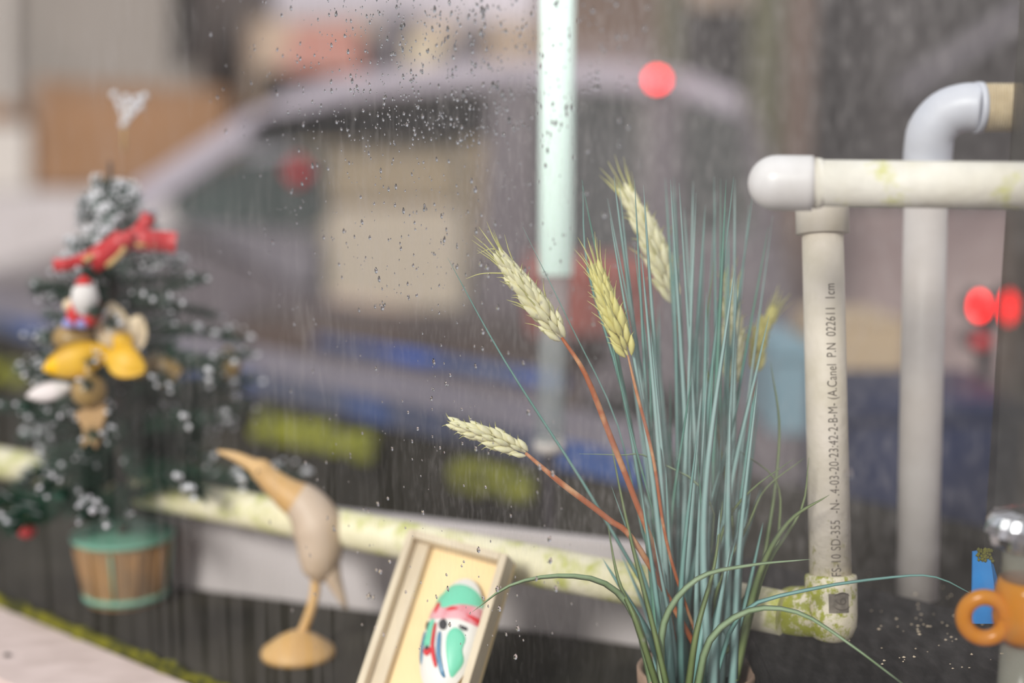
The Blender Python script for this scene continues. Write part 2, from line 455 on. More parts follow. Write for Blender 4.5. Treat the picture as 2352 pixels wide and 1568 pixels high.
# things lying on the plank behind
def boxthing(name, px0, px1, py0, py1, y, depth, m, label, cat, extra=None):
    a, b = PY(px0, py1, y), PY(px1, py1, y)
    t = empty(name, Vector(((a.x + b.x) / 2, y, a.z)), label, cat)
    h = PY(px0, py0, y).z - a.z
    slab('body', [a, b, b + Vector((0, 0, h)), a + Vector((0, 0, h))], (0, depth, 0), m, t, .004)
    if extra: extra(t, a, b, h)
    return t
def rim(m):
    def f(t, a, b, h):
        e = .008; z = Vector((0, 0, h - .02))
        slab('rim', [a + z + Vector((-e, -e, 0)), b + z + Vector((e, -e, 0)), b + z + Vector((e, -.001, 0)), a + z + Vector((-e, -.001, 0))], (0, 0, .018), m, t, .002)
    return f
def flaps(m):
    def f(t, a, b, h):
        z = Vector((0, 0, h + .0005)); c_ = (a + b) / 2
        slab('flap', [a + z, c_ + z - Vector((.002, 0, 0)), c_ + z + Vector((-.002, .1, 0)), a + z + Vector((0, .1, 0))], (0, 0, .003), m, t)
        slab('flap', [c_ + z + Vector((.002, 0, 0)), b + z, b + z + Vector((0, .1, 0)), c_ + z + Vector((.002, .1, 0))], (0, 0, .003), m, t)
    return f
boxthing('storage_tub', 1215, 1500, 615, 770, 2.25, .25, M['rust'], 'rust red tub standing behind the grass, below the mint white pipe', 'tub', rim(M['rust']))
boxthing('cardboard_box', 1880, 2075, 745, 935, 2.0, .2, M['card'], 'tan cardboard box standing between the two white upright pipes', 'box', flaps(M['card']))
boxthing('plastic_tub', 1770, 1860, 790, 1000, 1.95, .2, M['paleblue'], 'pale blue tub just left of the lettered pipe', 'tub', rim(M['paleblue']))
boxthing('storage_crate', 1930, 2330, 925, 1420, 1.45, .2, M['navy'], 'navy blue crate behind the rear white pipe at the right', 'crate', rim(M['navy']))
o = tube('handrail', [PY(735, 787, 2.35), PY(1290, 880, 1.95)], .012, M['blue_pole'], n=14); tag(o, 'bright blue pole lying behind the plank, left of the wheat', 'pole')
a, b = PY(520, 745, 2.9), PY(1400, 790, 2.6)
o = slab('bench', [a, b, b + Vector((0, .35, 0)), a + Vector((0, .35, 0))], (0, 0, -.05), M['brown_plank'], bevel=.004); 
o.name = 'bench_plank'
bt = empty('bench', (a + b) / 2 - Vector((0, 0, a.z)), 'brown weathered bench behind the blue pole, in front of the car', 'bench')
bt.location.z = 0
o.parent = bt; o.location -= bt.location; o.name = 'bench_top'
for pp in (a, b):
    for yy in (.04, .28):
        q = pp + Vector((.06 if pp is a else -.1, yy, -.051))
        slab('leg', [q, q + Vector((.05, 0, 0)), q + Vector((.05, .04, 0)), q + Vector((0, .04, 0))], (0, 0, -(q.z - .0)), M['brown_plank'], bt)
slab('crossbar', [a + Vector((.08, .06, -.16)), b + Vector((-.08, .06, -.16)), b + Vector((-.08, .06, -.22)), a + Vector((.08, .06, -.22))], (0, .03, 0), M['navy'], bt)

# ------------------------------------------------------------ the parked car
CY = 4.25
car = empty('car', (PY(900, 900, CY).x, CY, 0), 'lilac grey car parked beyond the window, seen from its side', 'car')
def cp(pts, y0, th, name, m, parent=car, bevel=.01):
    return slab(name, [PY(px, py, y0) for px, py in pts], (0, th, 0), m, parent, bevel)
W_ = 1.55
zb = lambda px, y=CY: PY(px, 700, y)
low = [(p, 1240) for p in (-520, 1830)]
cp([(-520, 800), (-420, 730), (-200, 670), (150, 620), (345, 540), (720, 660), (1060, 715), (1230, 640), (1560, 560), (1800, 520), (1850, 800), (1830, 1240), (-520, 1240)], CY, W_, 'body', M['car'], bevel=.03)
# roof skin: follows the roof line across the full width
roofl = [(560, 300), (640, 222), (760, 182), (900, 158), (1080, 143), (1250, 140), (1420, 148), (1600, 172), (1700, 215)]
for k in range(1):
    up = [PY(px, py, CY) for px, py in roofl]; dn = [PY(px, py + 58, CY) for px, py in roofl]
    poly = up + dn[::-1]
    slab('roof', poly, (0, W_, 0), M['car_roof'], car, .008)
for yy, nm in ((CY, ''), (CY + W_ - .06, '')):
    sc_ = yy / CY
    def q(pts, name, m, th=.05):
        return slab(name, [PY(px, py, CY) + Vector((0, yy - CY, 0)) for px, py in pts], (0, th, 0), m, car, .006)
    q([(300, 430), (560, 262), (620, 240), (620, 290), (360, 470), (320, 500)], 'pillar', M['car_roof'])
    q([(1125, 180), (1235, 180), (1235, 680), (1090, 720)], 'pillar', M['car'])
    q([(1490, 190), (1560, 190), (1570, 600), (1480, 600)], 'pillar', M['car'])
    q([(1700, 205), (1740, 260), (1800, 530), (1740, 560)], 'pillar', M['car'])
    q([(560, 300), (640, 258), (1110, 205), (1110, 325), (700, 330)], 'window_tint', M['rubber'], -.012)
    q([(365, 478), (600, 292), (1118, 208), (1085, 720), (720, 662)], 'window', M['car_glass'], .008)
    q([(1238, 206), (1488, 206), (1478, 640), (1238, 640)], 'window', M['car_glass'], .008)
    q([(1562, 225), (1700, 262), (1738, 560), (1572, 560)], 'window', M['car_glass'], .008)
# interior
def inn(pts, name, m, dy=.25, th=.45): return slab(name, [PY(px, py, CY) + Vector((0, dy, 0)) for px, py in pts], (0, th, 0), m, car, .02)
inn([(380, 520), (370, 400), (560, 368), (735, 372), (735, 530)], 'dashboard', M['teal_dark'], .06, 1.2)
inn([(755, 345), (1050, 335), (1065, 475), (748, 475)], 'seat_backrest', M['seat_tan'], .03, .5)
inn([(748, 478), (1065, 478), (1072, 725), (735, 725)], 'seat_cushion', M['seat_pale'], .02, .5)
inn([(1250, 215), (1480, 215), (1480, 600), (1250, 600)], 'rear_seat', M['car_dark'], .2, .5)
inn([(1570, 230), (1735, 230), (1735, 560), (1570, 560)], 'rear_panel', M['rubber'], .2, .9)
inn([(400, 505), (730, 540), (730, 662), (700, 660)], 'door_card', M['slate'], -.012, .01)
tag(inn([(660, 365), (712, 365), (712, 418), (660, 418)], 'headrest_badge', M['lamp_dim'], -.02, .012), 'red marker on the window')
for px, yy in ((-150, CY), (1480, CY), (-150, CY + W_ - .2), (1480, CY + W_ - .2)):
    c_ = PY(px, 1000, CY); c_ = Vector((c_.x, yy - .02, .3))
    wh = lathe('wheel', c_, [(.12, 0), (.18, .0), (.2, .02), (.29, .0), (.30, .04), (.30, .18), (.27, .2), (.12, .2)], M['rubber'], car, 28, Vector((0, 1, 0)))
    hb = lathe('hubcap', c_ - Vector((0, .012, 0)), [(.02, 0), (.12, .004), (.175, .011)], M['pvc_rear'], wh, 20, Vector((0, 1, 0)))
def lamp(name, px, py, y, r, m, label, cat='light', sx=1, sz=1):
    c_ = PY(px, py, y)
    t = empty(name, c_, label, cat)
    V, F = tube_geo([c_ + Vector((0, .03, 0)), c_ + Vector((0, 0, 0))], [r * 1.25, r * 1.2], 20)
    V = [c_ + Vector(((v.x - c_.x) * sx, v.y - c_.y, (v.z - c_.z) * sz)) for v in V]
    raw('housing', V, F, M['car_dark'], t)
    V, F = tube_geo([c_ - Vector((0, .001, 0)), c_ - Vector((0, .008, 0)), c_ - Vector((0, .012, 0))], [r, r * .9, r * .5], 20)
    V = [c_ + Vector(((v.x - c_.x) * sx, v.y - c_.y, (v.z - c_.z) * sz)) for v in V]
    raw('lens', V, F, m, t); return t
M['lamp_red2'] = mat('lit_red_lens_large', (255, 4, 4), .4, emit=9)
c_ = PY(1509, 183, CY - .03)
sl = lathe('brake_lamp', c_, [(.018, .028), (.018, .0), (.015, -.002)], M['car_dark'], car, 20, Vector((0, 1, 0)))
lathe('lens', c_ - Vector((0, .012, 0)), [(.0004, -.003), (.010, -.001), (.0135, .004), (.0135, .009)], M['lamp_red'], sl, 20, Vector((0, 1, 0)))
LY = 1.72
pp = PY(2285, 700, LY)
t = empty('lamp_post', (pp.x, LY + .03, 0), 'slim dark post carrying the two bright red lights, right edge', 'post')
slab('shaft', [(pp.x - .008, LY + .02, 0), (pp.x + .008, LY + .02, 0), (pp.x + .008, LY + .036, 0), (pp.x - .008, LY + .036, 0)], (0, 0, pp.z + .01), M['car_dark'], t)
slab('crossbar', [PY(2215, 712, LY) + Vector((0, .012, 0)), PY(2345, 712, LY) + Vector((0, .012, 0)), PY(2345, 700, LY) + Vector((0, .012, 0)), PY(2215, 700, LY) + Vector((0, .012, 0))], (0, .008, 0), M['car_dark'], t)
slab('foot', [(pp.x - .1, LY - .07, 0), (pp.x + .1, LY - .07, 0), (pp.x + .1, LY + .13, 0), (pp.x - .1, LY + .13, 0)], (0, 0, .02), M['car_dark'], t)
lamp('red_light', 2248, 702, LY, .0065, M['lamp_red2'], 'left of the two bright red lights at the right edge', 'light', 1.2, 2.2)
lamp('red_light', 2317, 705, LY, .0065, M['lamp_red2'], 'right of the two bright red lights at the right edge', 'light', 1.0, 3.0)
lamp('marker_light', 2250, 785, LY, .012, M['lamp_dim'], 'dim red light just below the two bright ones', 'light', 1, .8)

# ------------------------------------------------------------ buildings
def bld(name, label, px0, px1, py0, y, depth, m):
    a, b = PY(px0, 700, y), PY(px1, 700, y); a.z = b.z = 0
    t = empty(name, (a + b) / 2, label, 'building')
    h = PY(px0, py0, y).z
    slab('wall', [a, b, b + Vector((0, 0, h)), a + Vector((0, 0, h))], (0, depth, 0), m, t)
    return t
def patch(t, name, pts, y, m, th=-.06): return slab(name, [PY(px, py, y) for px, py in pts], (0, th, 0), m, t)
B1 = bld('building', 'grey and orange brown building at the far left', -900, 472, -700, 9.0, 3, M['grey_wall'])
patch(B1, 'cladding', [(75, 182), (520, 205), (520, 430), (75, 430)], 8.96, M['brick'], .7)
patch(B1, 'downpipe', [(0, -700), (28, -700), (28, 260), (0, 260)], 8.99, M['pale_door'])
patch(B1, 'door', [(-40, 285), (72, 285), (72, 435), (-40, 435)], 8.97, M['pale_door'])
patch(B1, 'lintel', [(-60, 245), (50, 240), (50, 278), (-60, 280)], 8.98, M['brick'], -.1)
patch(B1, 'plinth', [(-900, 440), (515, 440), (515, 720), (-900, 720)], 8.90, M['grey_ledge'], .7)
patch(B1, 'window', [(395, -300), (462, -300), (462, 120), (400, 150)], 8.99, M['dark_trim'])
B2 = bld('building', 'beige building with a faded red awning above the car roof', 572, 1234, 45, 9.4, 1.9, M['beige'])
patch(B2, 'awning', [(690, 62), (830, 62), (850, 170), (660, 170)], 9.38, M['red_awning'], -.3)
patch(B2, 'fascia', [(600, 162), (880, 140), (880, 235), (600, 235)], 9.37, M['dark_trim'], -.1)
patch(B2, 'shutter', [(880, 30), (950, 30), (900, 170), (830, 170)], 9.36, M['slate'])
patch(B2, 'shutter', [(1060, 50), (1110, 50), (1080, 180), (1010, 180)], 9.36, M['slate'])
patch(B2, 'doorway', [(940, 80), (1010, 80), (1010, 170), (940, 170)], 9.35, M['box_wood'])
patch(B2, 'lower_wall', [(574, 235), (1234, 235), (1234, 700), (574, 700)], 9.37, M['seat_tan'])
B3 = bld('building', 'pale rendered building rising above the red awning', 430, 1350, -900, 14.5, 2, M['sky_white'])
patch(B3, 'window', [(900, -600), (1100, -600), (1100, -300), (900, -300)], 14.48, M['slate'])
B4 = bld('building', 'brown building right of the white upright pipe', 1245, 1528, -900, 8.5, 2, M['brown_post'])
patch(B4, 'fascia', [(1245, 110), (1528, 90), (1528, 330), (1245, 330)], 8.48, M['stone'])
patch(B4, 'lower_wall', [(1245, 335), (1528, 335), (1528, 800), (1245, 800)], 8.47, M['stone'])
B5 = bld('building', 'charcoal building filling the upper right corner', 1585, 3400, -1400, 7.5, 3, M['dark_build'])
patch(B5, 'stone_base', [(1600, 470), (2330, 470), (2330, 1000), (1600, 1000)], 7.48, M['stone'])
patch(B5, 'upper_panel', [(1585, -400), (1790, -400), (1790, 15), (1585, 15)], 7.48, M['beige'])
patch(B5, 'beam', [(2060, 190), (2352, 0), (2352, 45), (2060, 235)], 7.46, M['slate'])
for px0, px1, m_, lb in ((1715, 1782, 'olive_post', 'mossy olive timber post at the corner of the charcoal building'), (1802, 1850, 'brown_post', 'brown timber post beside the mossy one'), (1510, 1552, 'olive_post', 'narrow mossy post left of the red lamp')):
    yy = 6.6
    a, b = PY(px0, 600, yy), PY(px1, 600, yy); a.z = b.z = 0
    t = empty('timber_post', (a + b) / 2, lb, 'post')
    slab('shaft', [a, b, b + Vector((0, .12, 0)), a + Vector((0, .12, 0))], (0, 0, 3.6), M[m_], t, .01)
    slab('cap', [a + Vector((-.02, -.02, 3.6)), b + Vector((.02, -.02, 3.6)), b + Vector((.02, .14, 3.6)), a + Vector((-.02, .14, 3.6))], (0, 0, .05), M[m_], t, .01)

# ------------------------------------------------------------ pipework
def mossy(name, c, c2, moss, z0, z1, side=None, amt=(.44, .56), scale=70):
    m = mat(name, c, .55, c2, 30, bump=.25, bscale=200)
    n = m.node_tree; b = n.nodes['Principled BSDF']; src = b.inputs['Base Color'].links[0].from_socket
    g = n.nodes.new('ShaderNodeNewGeometry'); s = n.nodes.new('ShaderNodeSeparateXYZ'); n.links.new(g.outputs['Position'], s.inputs[0])
    r = n.nodes.new('ShaderNodeMapRange'); r.inputs[1].default_value = z0; r.inputs[2].default_value = z1; r.inputs[3].default_value = .16; r.inputs[4].default_value = -.12
    n.links.new(s.outputs[{'x': 'X', None: 'Z'}[side]], r.inputs[0])
    z = n.nodes.new('ShaderNodeTexNoise'); z.inputs['Scale'].default_value = scale; z.inputs['Detail'].default_value = 8; z.inputs['Roughness'].default_value = .7
    n.links.new(g.outputs['Position'], z.inputs['Vector'])
    ad = n.nodes.new('ShaderNodeMath'); n.links.new(z.outputs['Fac'], ad.inputs[0]); n.links.new(r.outputs[0], ad.inputs[1])
    q = n.nodes.new('ShaderNodeMapRange'); q.inputs[1].default_value = amt[0]; q.inputs[2].default_value = amt[1]; n.links.new(ad.outputs[0], q.inputs[0])
    x = n.nodes.new('ShaderNodeMix'); x.data_type = 'RGBA'; x.inputs['B'].default_value = srgb(*moss)
    n.links.new(q.outputs[0], x.inputs['Factor']); n.links.new(src, x.inputs['A']); n.links.new(x.outputs['Result'], b.inputs['Base Color'])
    return m
DP = .84
top, bot = P(1888, 470, DP), P(1908, 1345, DP - .01)
M['elbow_moss'] = mossy('mossy_elbow', (222, 210, 188), (200, 188, 160), (150, 152, 36), top.x - .03, top.x + .035, 'x', (.50, .60), 190)
M['pvc_mossfoot'] = mossy('mossy_pipe', (226, 214, 200), (206, 194, 174), (166, 158, 100), bot.z, bot.z + .09, None, (.63, .78), 220)
M['pvc_rail'] = mossy('stained_rail', (246, 240, 228), (234, 226, 208), (216, 214, 120), 0, 9, None, (.66, .78), 30)
M['rail_moss'] = mossy('mossy_low_rail', (242, 232, 204), (230, 220, 182), (186, 188, 84), 0, 9, None, (.60, .76), 40)
fr = empty('lettered_pipe', P(1905, 1420, DP), 'cream plastic pipe with black lettering, standing in mossy elbows beside the grass', 'pipe')
R1 = .0121
vp = tube('upright_pipe', [top, bot], R1, M['pvc_mossfoot'], fr, 40)
# top socket below the rail
ax = (bot - top).normalized()
tube('top_socket', [top - ax * .02, top + ax * .017, top + ax * .0175], [.0156, .0156, .0125], M['pvc'], fr, 40)
# bottom elbow socket
e0 = P(1908, 1318, DP - .01)
tube('elbow_socket', [e0, e0 + ax * .0005, e0 + ax * .002, e0 + ax * .024, e0 + ax * .030, e0 + ax * .036, e0 + ax * .040], [.0126, .0146, .0150, .0148, .0142, .0115, .006], M['elbow_moss'], fr, 40)
q = P(1888, 1404, DP - .010); q2 = P(1815, 1406, DP + .004); qd = q2 - q
tube('elbow_arm', [q, q + qd * .5, q + qd * .9, q2 + qd * .05, q2 + qd * .2, q2 + qd * .28, q2 + qd * .3], [.0142, .0150, .0152, .0146, .0118, .0070, .002], M['elbow_moss'], fr, 36)
# grey worn stamp on the socket
def on_cyl(c, axis, r, ang, h):
    axis = axis.normalized(); toc = (CAM - c); toc = (toc - axis * toc.dot(axis)).normalized(); sd_ = toc.cross(axis).normalized()
    if sd_.x < 0: sd_ = -sd_
    return c + axis * h + (toc * math.cos(ang) + sd_ * math.sin(ang)) * r
V, F = [], []
for i in range(9):
    for j in range(2): V.append(on_cyl(e0, ax, .0151, -.1 + i * .1, .0095 + j * .011))
for i in range(8): F.append((2 * i, 2 * i + 1, 2 * i + 3, 2 * i + 2))
M['stamp'] = mat('worn_grey_stamp', (122, 112, 100), .8, (92, 84, 74), 300)
raw('worn_stamp', V, F, M['stamp'], fr)
# lettering up the pipe
def text_on_pipe(body, size, r, c, up, ang0, start, parent, name, m, sx=1.0):
    cu = bpy.data.curves.new(name, 'FONT'); cu.body = body; cu.size = size; cu.space_character = 1.05
    to = bpy.data.objects.new(name, cu); col.objects.link(to)
    dg = bpy.context.evaluated_depsgraph_get(); me = bpy.data.meshes.new_from_object(to.evaluated_get(dg))
    bpy.data.objects.remove(to)
    bm = bmesh.new(); bm.from_mesh(me)
    for k in range(-2, 10):
        bmesh.ops.bisect_plane(bm, geom=bm.verts[:] + bm.edges[:] + bm.faces[:], plane_co=(0, k * .0009, 0), plane_no=(0, 1, 0))
    bm.verts.index_update()
    V = []
    for v in bm.verts:
        V.append(on_cyl(c, up, r, ang0 - (v.co.y - size * .35) / r, start + v.co.x * sx))
    F = [tuple(l.vert.index for l in f.loops) for f in bm.faces]
    bm.free()
    return raw(name, V, F, m, parent, smooth=False)
upv = -ax; L_ = (top - bot).length
TXT = ('FS-10 SD-355  -N- .4-03-20-23:42-2-B-M- (A.Canel  P.N  022611  1cm')
text_on_pipe(TXT, .0082, R1 + .0001, bot, upv, .28, .0065, vp, 'lettering', M['ink'], .208 / (len(TXT) * .0046))
text_on_pipe('(6)', .010, .0152, e0, upv, .35, -.020, fr, 'lettering', M['ink'])

# top rail with its white end cap
rl = empty('pipe_rail', P(1715, 420, .71), 'cream horizontal plastic pipe with white rounded cap, crossing the upper right', 'pipe')
a, b = P(1850, 420, .71), P(2460, 428, .69)
tube('rail_tube', [a, b], .0116, M['pvc_rail'], rl, 40)
ra = (a - b).normalized()
c0 = P(1868, 421, .71)
pr = [(0, .0120), (.0003, .0138), (.003, .0139), (.018, .0139)] + [(.018 + .0142 * math.sin(t * math.pi / 16), .0139 * math.cos(t * math.pi / 16)) for t in range(1, 8)] + [(.0322, .0006)]
tube('end_cap', [c0 + ra * x for x, _ in pr], [r for _, r in pr], M['pvc_white'], rl, 40)
cc = P(1905, 424, .705)
tube('coupling_ring', [P(1872, 421, .71), P(1886, 421, .71)], [.0128, .0124], M['pvc_rail'], rl, 40)

# rear upright with elbow and threaded stub
rr_ = empty('pipe_elbow', P(2120, 1380, .93), 'greyish white plastic pipe behind, bending at the top into a threaded end', 'pipe')
base = PZ(2105, 1372, CAM.z - .299)
stub_y = P(2280, 247, .88)
el = [P(2252, 247, .88), P(2215, 247, .883), P(2172, 262, .888), P(2140, 300, .893), P(2132, 345, .898), P(2130, 375, .90)]
elp = bez(el, 20)
tube('elbow', elp, .0150, M['pvc_bluewhite'], rr_, 36)
tube('upright_tube', [P(2129, 350, .899), P(2106, 1372, .925)], .0135, M['pvc_rear'], rr_, 36)
tube('elbow_lip', [P(2254, 247, .88), P(2240, 247, .88)], .0158, M['pvc_bluewhite'], rr_, 36)
pts, rs = [], []
A_, B_ = P(2254, 247, .88), P(2345, 247, .875)
for i in range(45):
    pts.append(A_.lerp(B_, i / 44)); rs.append(.0150 if i % 3 else .0134)
M['thread'] = mat('cream_thread_tape', (226, 210, 178), .6, (206, 188, 154), 90)
tube('threaded_stub', pts, rs, M['thread'], rr_, 36, smooth=False)

# low mossy rail running back to the left
lowr = empty('low_rail', P(1000, 1250, .96), 'pale yellow mossy pipe running low behind the bird and the grass', 'pipe')
zr = CAM.z - .288
A_ = PZ(1800, 1408, zr); B_ = PZ(540, 1166, zr)
d_ = (B_ - A_)
tube('rail_tube', [A_, A_ + d_ * 1.9], .0132, M['rail_moss'], lowr, 28)
t0 = A_ + d_ * .52
# hanging pipe in front of the car, no lamp; glow added to lift its shaded side
hp = empty('mint_pipe', P(1278, 630, 1.12), 'mint white upright pipe with added glow in the middle, ending at the red tub', 'lamp')
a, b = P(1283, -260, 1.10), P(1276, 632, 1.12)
M['pvc_mint'] = mat('mint_pipe_added_glow', (226, 246, 236), .4, emit=.42)
tube('mint_tube', [a, b], .0132, M['pvc_mint'], hp, 28)
b2 = PZ(1268, 1240, CAM.z - .31)
b2 = P(1262, 1010, 1.135)
tube('lower_sleeve', [b, b2], .0118, M['milky'], hp, 24)
tube('bracket', [b2, P(1262, 1035, 1.137)], .0125, M['pvc_rear'], hp, 24)
tube('foot_rod', [P(1262, 1030, 1.137), P(1262, 1030, 1.137) * 1 - Vector((0, 0, P(1262, 1030, 1.137).z - SHELF))], .004, M['car_dark'], hp, 10)

# side sheet of smoked plastic at the right
M['smoked'] = glassmat('smoked_sheet', (.52, .50, .46, 1), .05, .35)
pts = [P(2346, -60, .86), P(2260, 1255, .83), P(2272, 1412, .80), P(2750, 1500, .70), P(2900, -60, .70)]
o = slab('side_sheet', pts, (.0008, .0022, 0), M['smoked']); tag(o, 'smoked clear sheet standing along the right edge, behind the amber bottle', 'plastic sheet')
# blue tape with moss
bt_ = empty('blue_strip', P(2262, 1430, .79), 'bright blue plastic strip with moss on its top, behind the amber ring', 'plastic strip')
slab('strip', [P(2235, 1268, .80), P(2272, 1262, .80), P(2292, 1330, .80), P(2296, 1432, .79), P(2232, 1432, .79)], (0, .002, 0), M['tape_blue'], bt_)
V, F = [], []
rm = random.Random(11)
for k in range(60):
    p = P(2246 + rm.random() * 34, 1262 + rm.random() ** 2 * 26 , .7985); R = rm.uniform(.0006, .0016)
    bb = len(V)
    for dv in ((1, 0, 0), (0, 1, 0), (-1, 0, 0), (0, -1, 0), (0, 0, 1), (0, 0, -1)): V.append(p + Vector(dv) * R * rm.uniform(.7, 1.3))
    for f in ((0, 1, 4), (1, 2, 4), (2, 3, 4), (3, 0, 4), (1, 0, 5), (2, 1, 5), (3, 2, 5), (0, 3, 5)): F.append(tuple(bb + i for i in f))
tag(raw('moss_crust', V, F, M['moss_olive'], bt_), kind='stuff')

# raised black felt board at the right
ZM = CAM.z - .300
ma, mb = PZ(1640, 1262, ZM), PZ(2700, 1520, ZM)
fa, fb = on_pane(.17, 0, -.012), on_pane(.60, 0, -.012)
o = slab('black_board', [Vector((ma.x, ma.y, ZM)), Vector((mb.x, mb.y, ZM)), Vector((fb.x, fb.y, ZM)), Vector((fa.x, fa.y, ZM))], (0, 0, -.0748), M['black_mat'], bevel=.0015)
tag(o, 'black felt topped board under the mossy elbow, lower right', 'board')
V, F = [], []
for k in range(64):
    px, py = rm.gauss(2150, 75), rm.gauss(1450, 55)
    if k > 60: px, py = rm.uniform(1980, 2350), rm.uniform(1400, 1568)
    p = PZ(px, py, ZM + .0005)
    R = rm.uniform(.0003, .0009); bb = len(V)
    for dv in ((1.6, 0, 0), (0, 1, 0), (-1, 0, 0), (0, -1, 0), (0, 0, .8), (0, 0, -.5)): V.append(p + Vector(dv) * R * rm.uniform(.6, 1.4))
    for f in ((0, 1, 4), (1, 2, 4), (2, 3, 4), (3, 0, 4), (1, 0, 5), (2, 1, 5), (3, 2, 5), (0, 3, 5)): F.append(tuple(bb + i for i in f))
tag(raw('grit', V, F, M['grit'], smooth=False), 'pale crumbs of grit scattered on the black felt board', 'grit', kind='stuff')

# amber bottle with a ring handle and foil cap
bx = P(2352, 1480, .70)
ab = empty('amber_bottle', bx, 'small amber bottle with ring handle and silver foil cap, right edge', 'bottle')
zt = lambda py: P(2340, py, .70).z
zl, zm, zh = zt(1480), zt(1335), zt(1235)
c_ = Vector((P(2352, 1400, .70).x, bx.y, zl))
lathe('body', c_, [(.0, .0), (.010, .0015), (.0145, .006), (.0158, .014), (.0150, zm - zl - .002), (.0132, zm - zl + .003)], M['amber'], ab, 32)
lathe('neck', c_, [(.0128, zm - zl + .003), (.0124, zm - zl + .012), (.0124, zh - zl), (.0118, zh - zl)], M['clear_plastic'], ab, 28)
rc = P(2262, 1418, .695)
ring = [rc + Vector((math.cos(t * math.pi / 16) * .0098, math.cos(t * math.pi / 16) * -.002, math.sin(t * math.pi / 16) * .0104)) for t in range(33)]
tube('ring_handle', ring, .0040, M['amber'], ab, 16)
cap_c = Vector((c_.x, c_.y, zh - .001)); V, F = [], []
nn = 40; prof = [(.013, -.002), (.0185, .001), (.0205, .006), (.0202, .011), (.018, .015), (.010, .0168), (.0, .0172)]
for i, (r, h) in enumerate(prof):
    for k in range(nn):
        a_ = 2 * math.pi * k / nn; j = 1 + .07 * noise.noise(Vector((math.cos(a_) * 4, math.sin(a_) * 4, i * .9))) + (.035 if k % 2 else -.035) * (r > .01)
        V.append(cap_c + Vector((math.cos(a_) * r * j, math.sin(a_) * r * j, h * (1 + .15 * noise.noise(Vector((k, i, 2)))))))
for i in range(len(prof) - 1):
    for k in range(nn):
        a_, d2 = i * nn + k, i * nn + (k + 1) % nn; F.append((a_, d2, d2 + nn, a_ + nn))
raw('foil_cap', V, F, M['foil'], ab, smooth=False)
stnd = lathe('stand', Vector((c_.x, c_.y, ZM + .0003)), [(.012, 0), (.012, .001), (.011, zl - ZM - .001), (.004, zl - ZM)], M['clear_plastic'], ab, 20)

# ------------------------------------------------------------ artificial grass with wheat ears, in its pot
PC = P(1600, 1552, .83); PC = Vector((PC.x, PC.y, SHELF))
plant = empty('grass_plant', PC, 'artificial teal grass with wheat ears, standing in a small clay pot', 'plant')
zr_ = P(1600, 1532, .83).z - SHELF
lathe('pot', PC + Vector((0, 0, .0003)), [(.020, 0), (.023, .002), (.0325, zr_ - .012), (.0345, zr_ - .011), (.0350, zr_ - .001), (.0335, zr_), (.0310, zr_ - .002), (.030, zr_ - .010), (.0, zr_ - .011)], M['pot_clay'], plant, 40)
RIM = SHELF + zr_
def blade(path, wid, m, name='blade', fold=.25):
    pts = bez(path, 18) if len(path) < 10 else path
    n = len(pts); V, F = [], []
    side = None
    for i, p in enumerate(pts):
        t = (pts[min(i + 1, n - 1)] - pts[max(i - 1, 0)]).normalized()
        vw = (CAM - p).normalized()
        tw = twist0 + twist1 * i / n
        sd_ = t.cross(vw).normalized(); nm = sd_.cross(t).normalized()
        sd_, nm = sd_ * math.cos(tw) + nm * math.sin(tw), nm * math.cos(tw) - sd_ * math.sin(tw)
        u = i / (n - 1)
        w_ = wid * ((1 - u) ** .8 * .85 + .15 * (1 - u) ** .3) * (1 if u > .05 else 1) + .00012
        V += [p - sd_ * w_ * .5, p + nm * w_ * fold, p + sd_ * w_ * .5, p - nm * .00015]
    for i in range(n - 1):
        for k in range(4):
            a_, b_ = i * 4 + k, i * 4 + (k + 1) % 4
            F.append((a_, b_, b_ + 4, a_ + 4))
    return raw(name, V, F, m, plant)
rg = random.Random(21)
# upright teal blades: (tip px, tip py, bulge)
tips = [(1336, 412), (1410, 405), (1422, 418), (1457, 410), (1478, 425), (1528, 408), (1540, 412), (1548, 405), (1560, 420), (1592, 415), (1640, 405), (1655, 410), (1668, 412), (1685, 405), (1688, 410), (1545, 425), (1645, 440), (1730, 440), (1775, 495), (1765, 520), (1720, 470), (1395, 455), (1620, 470)]
for k in range(92):
    if k < 8: tips.append((rg.uniform(1400, 1740), rg.uniform(430, 620)))
    elif k < 34: tips.append((rg.gauss(1600, 90), rg.uniform(600, 900)))
    else: tips.append((rg.gauss(1605, 88), rg.uniform(850, 1300)))
for k, (tx, ty) in enumerate(tips):
    d_ = rg.uniform(.79, .89)
    if tx < 1480 and ty < 600: d_ = rg.uniform(.79, .83)
    a_ = rg.uniform(0, 2 * math.pi); rad = .024 * math.sqrt(rg.random())
    fx = (tx - 1600) / 150.
    root = Vector((PC.x + max(-.026, min(.026, rad * math.cos(a_) * .6 + fx * .011)), PC.y + rad * math.sin(a_) * .8, RIM - .012))
    tip = P(tx, ty, d_)
    mid = root.lerp(tip, .45) + Vector((-(tip.x - root.x) * .16 + rg.gauss(0, .0025), rg.gauss(0, .004), 0))
    twist0, twist1 = rg.uniform(-.5, .5), rg.uniform(-.9, .9)
    blade([root, mid, tip], rg.uniform(.0046, .0085) * (1 if ty > 560 else .85), M['teal'][rg.choice((0, 0, 1, 2, 2))], fold=.12)
twist0 = twist1 = .3
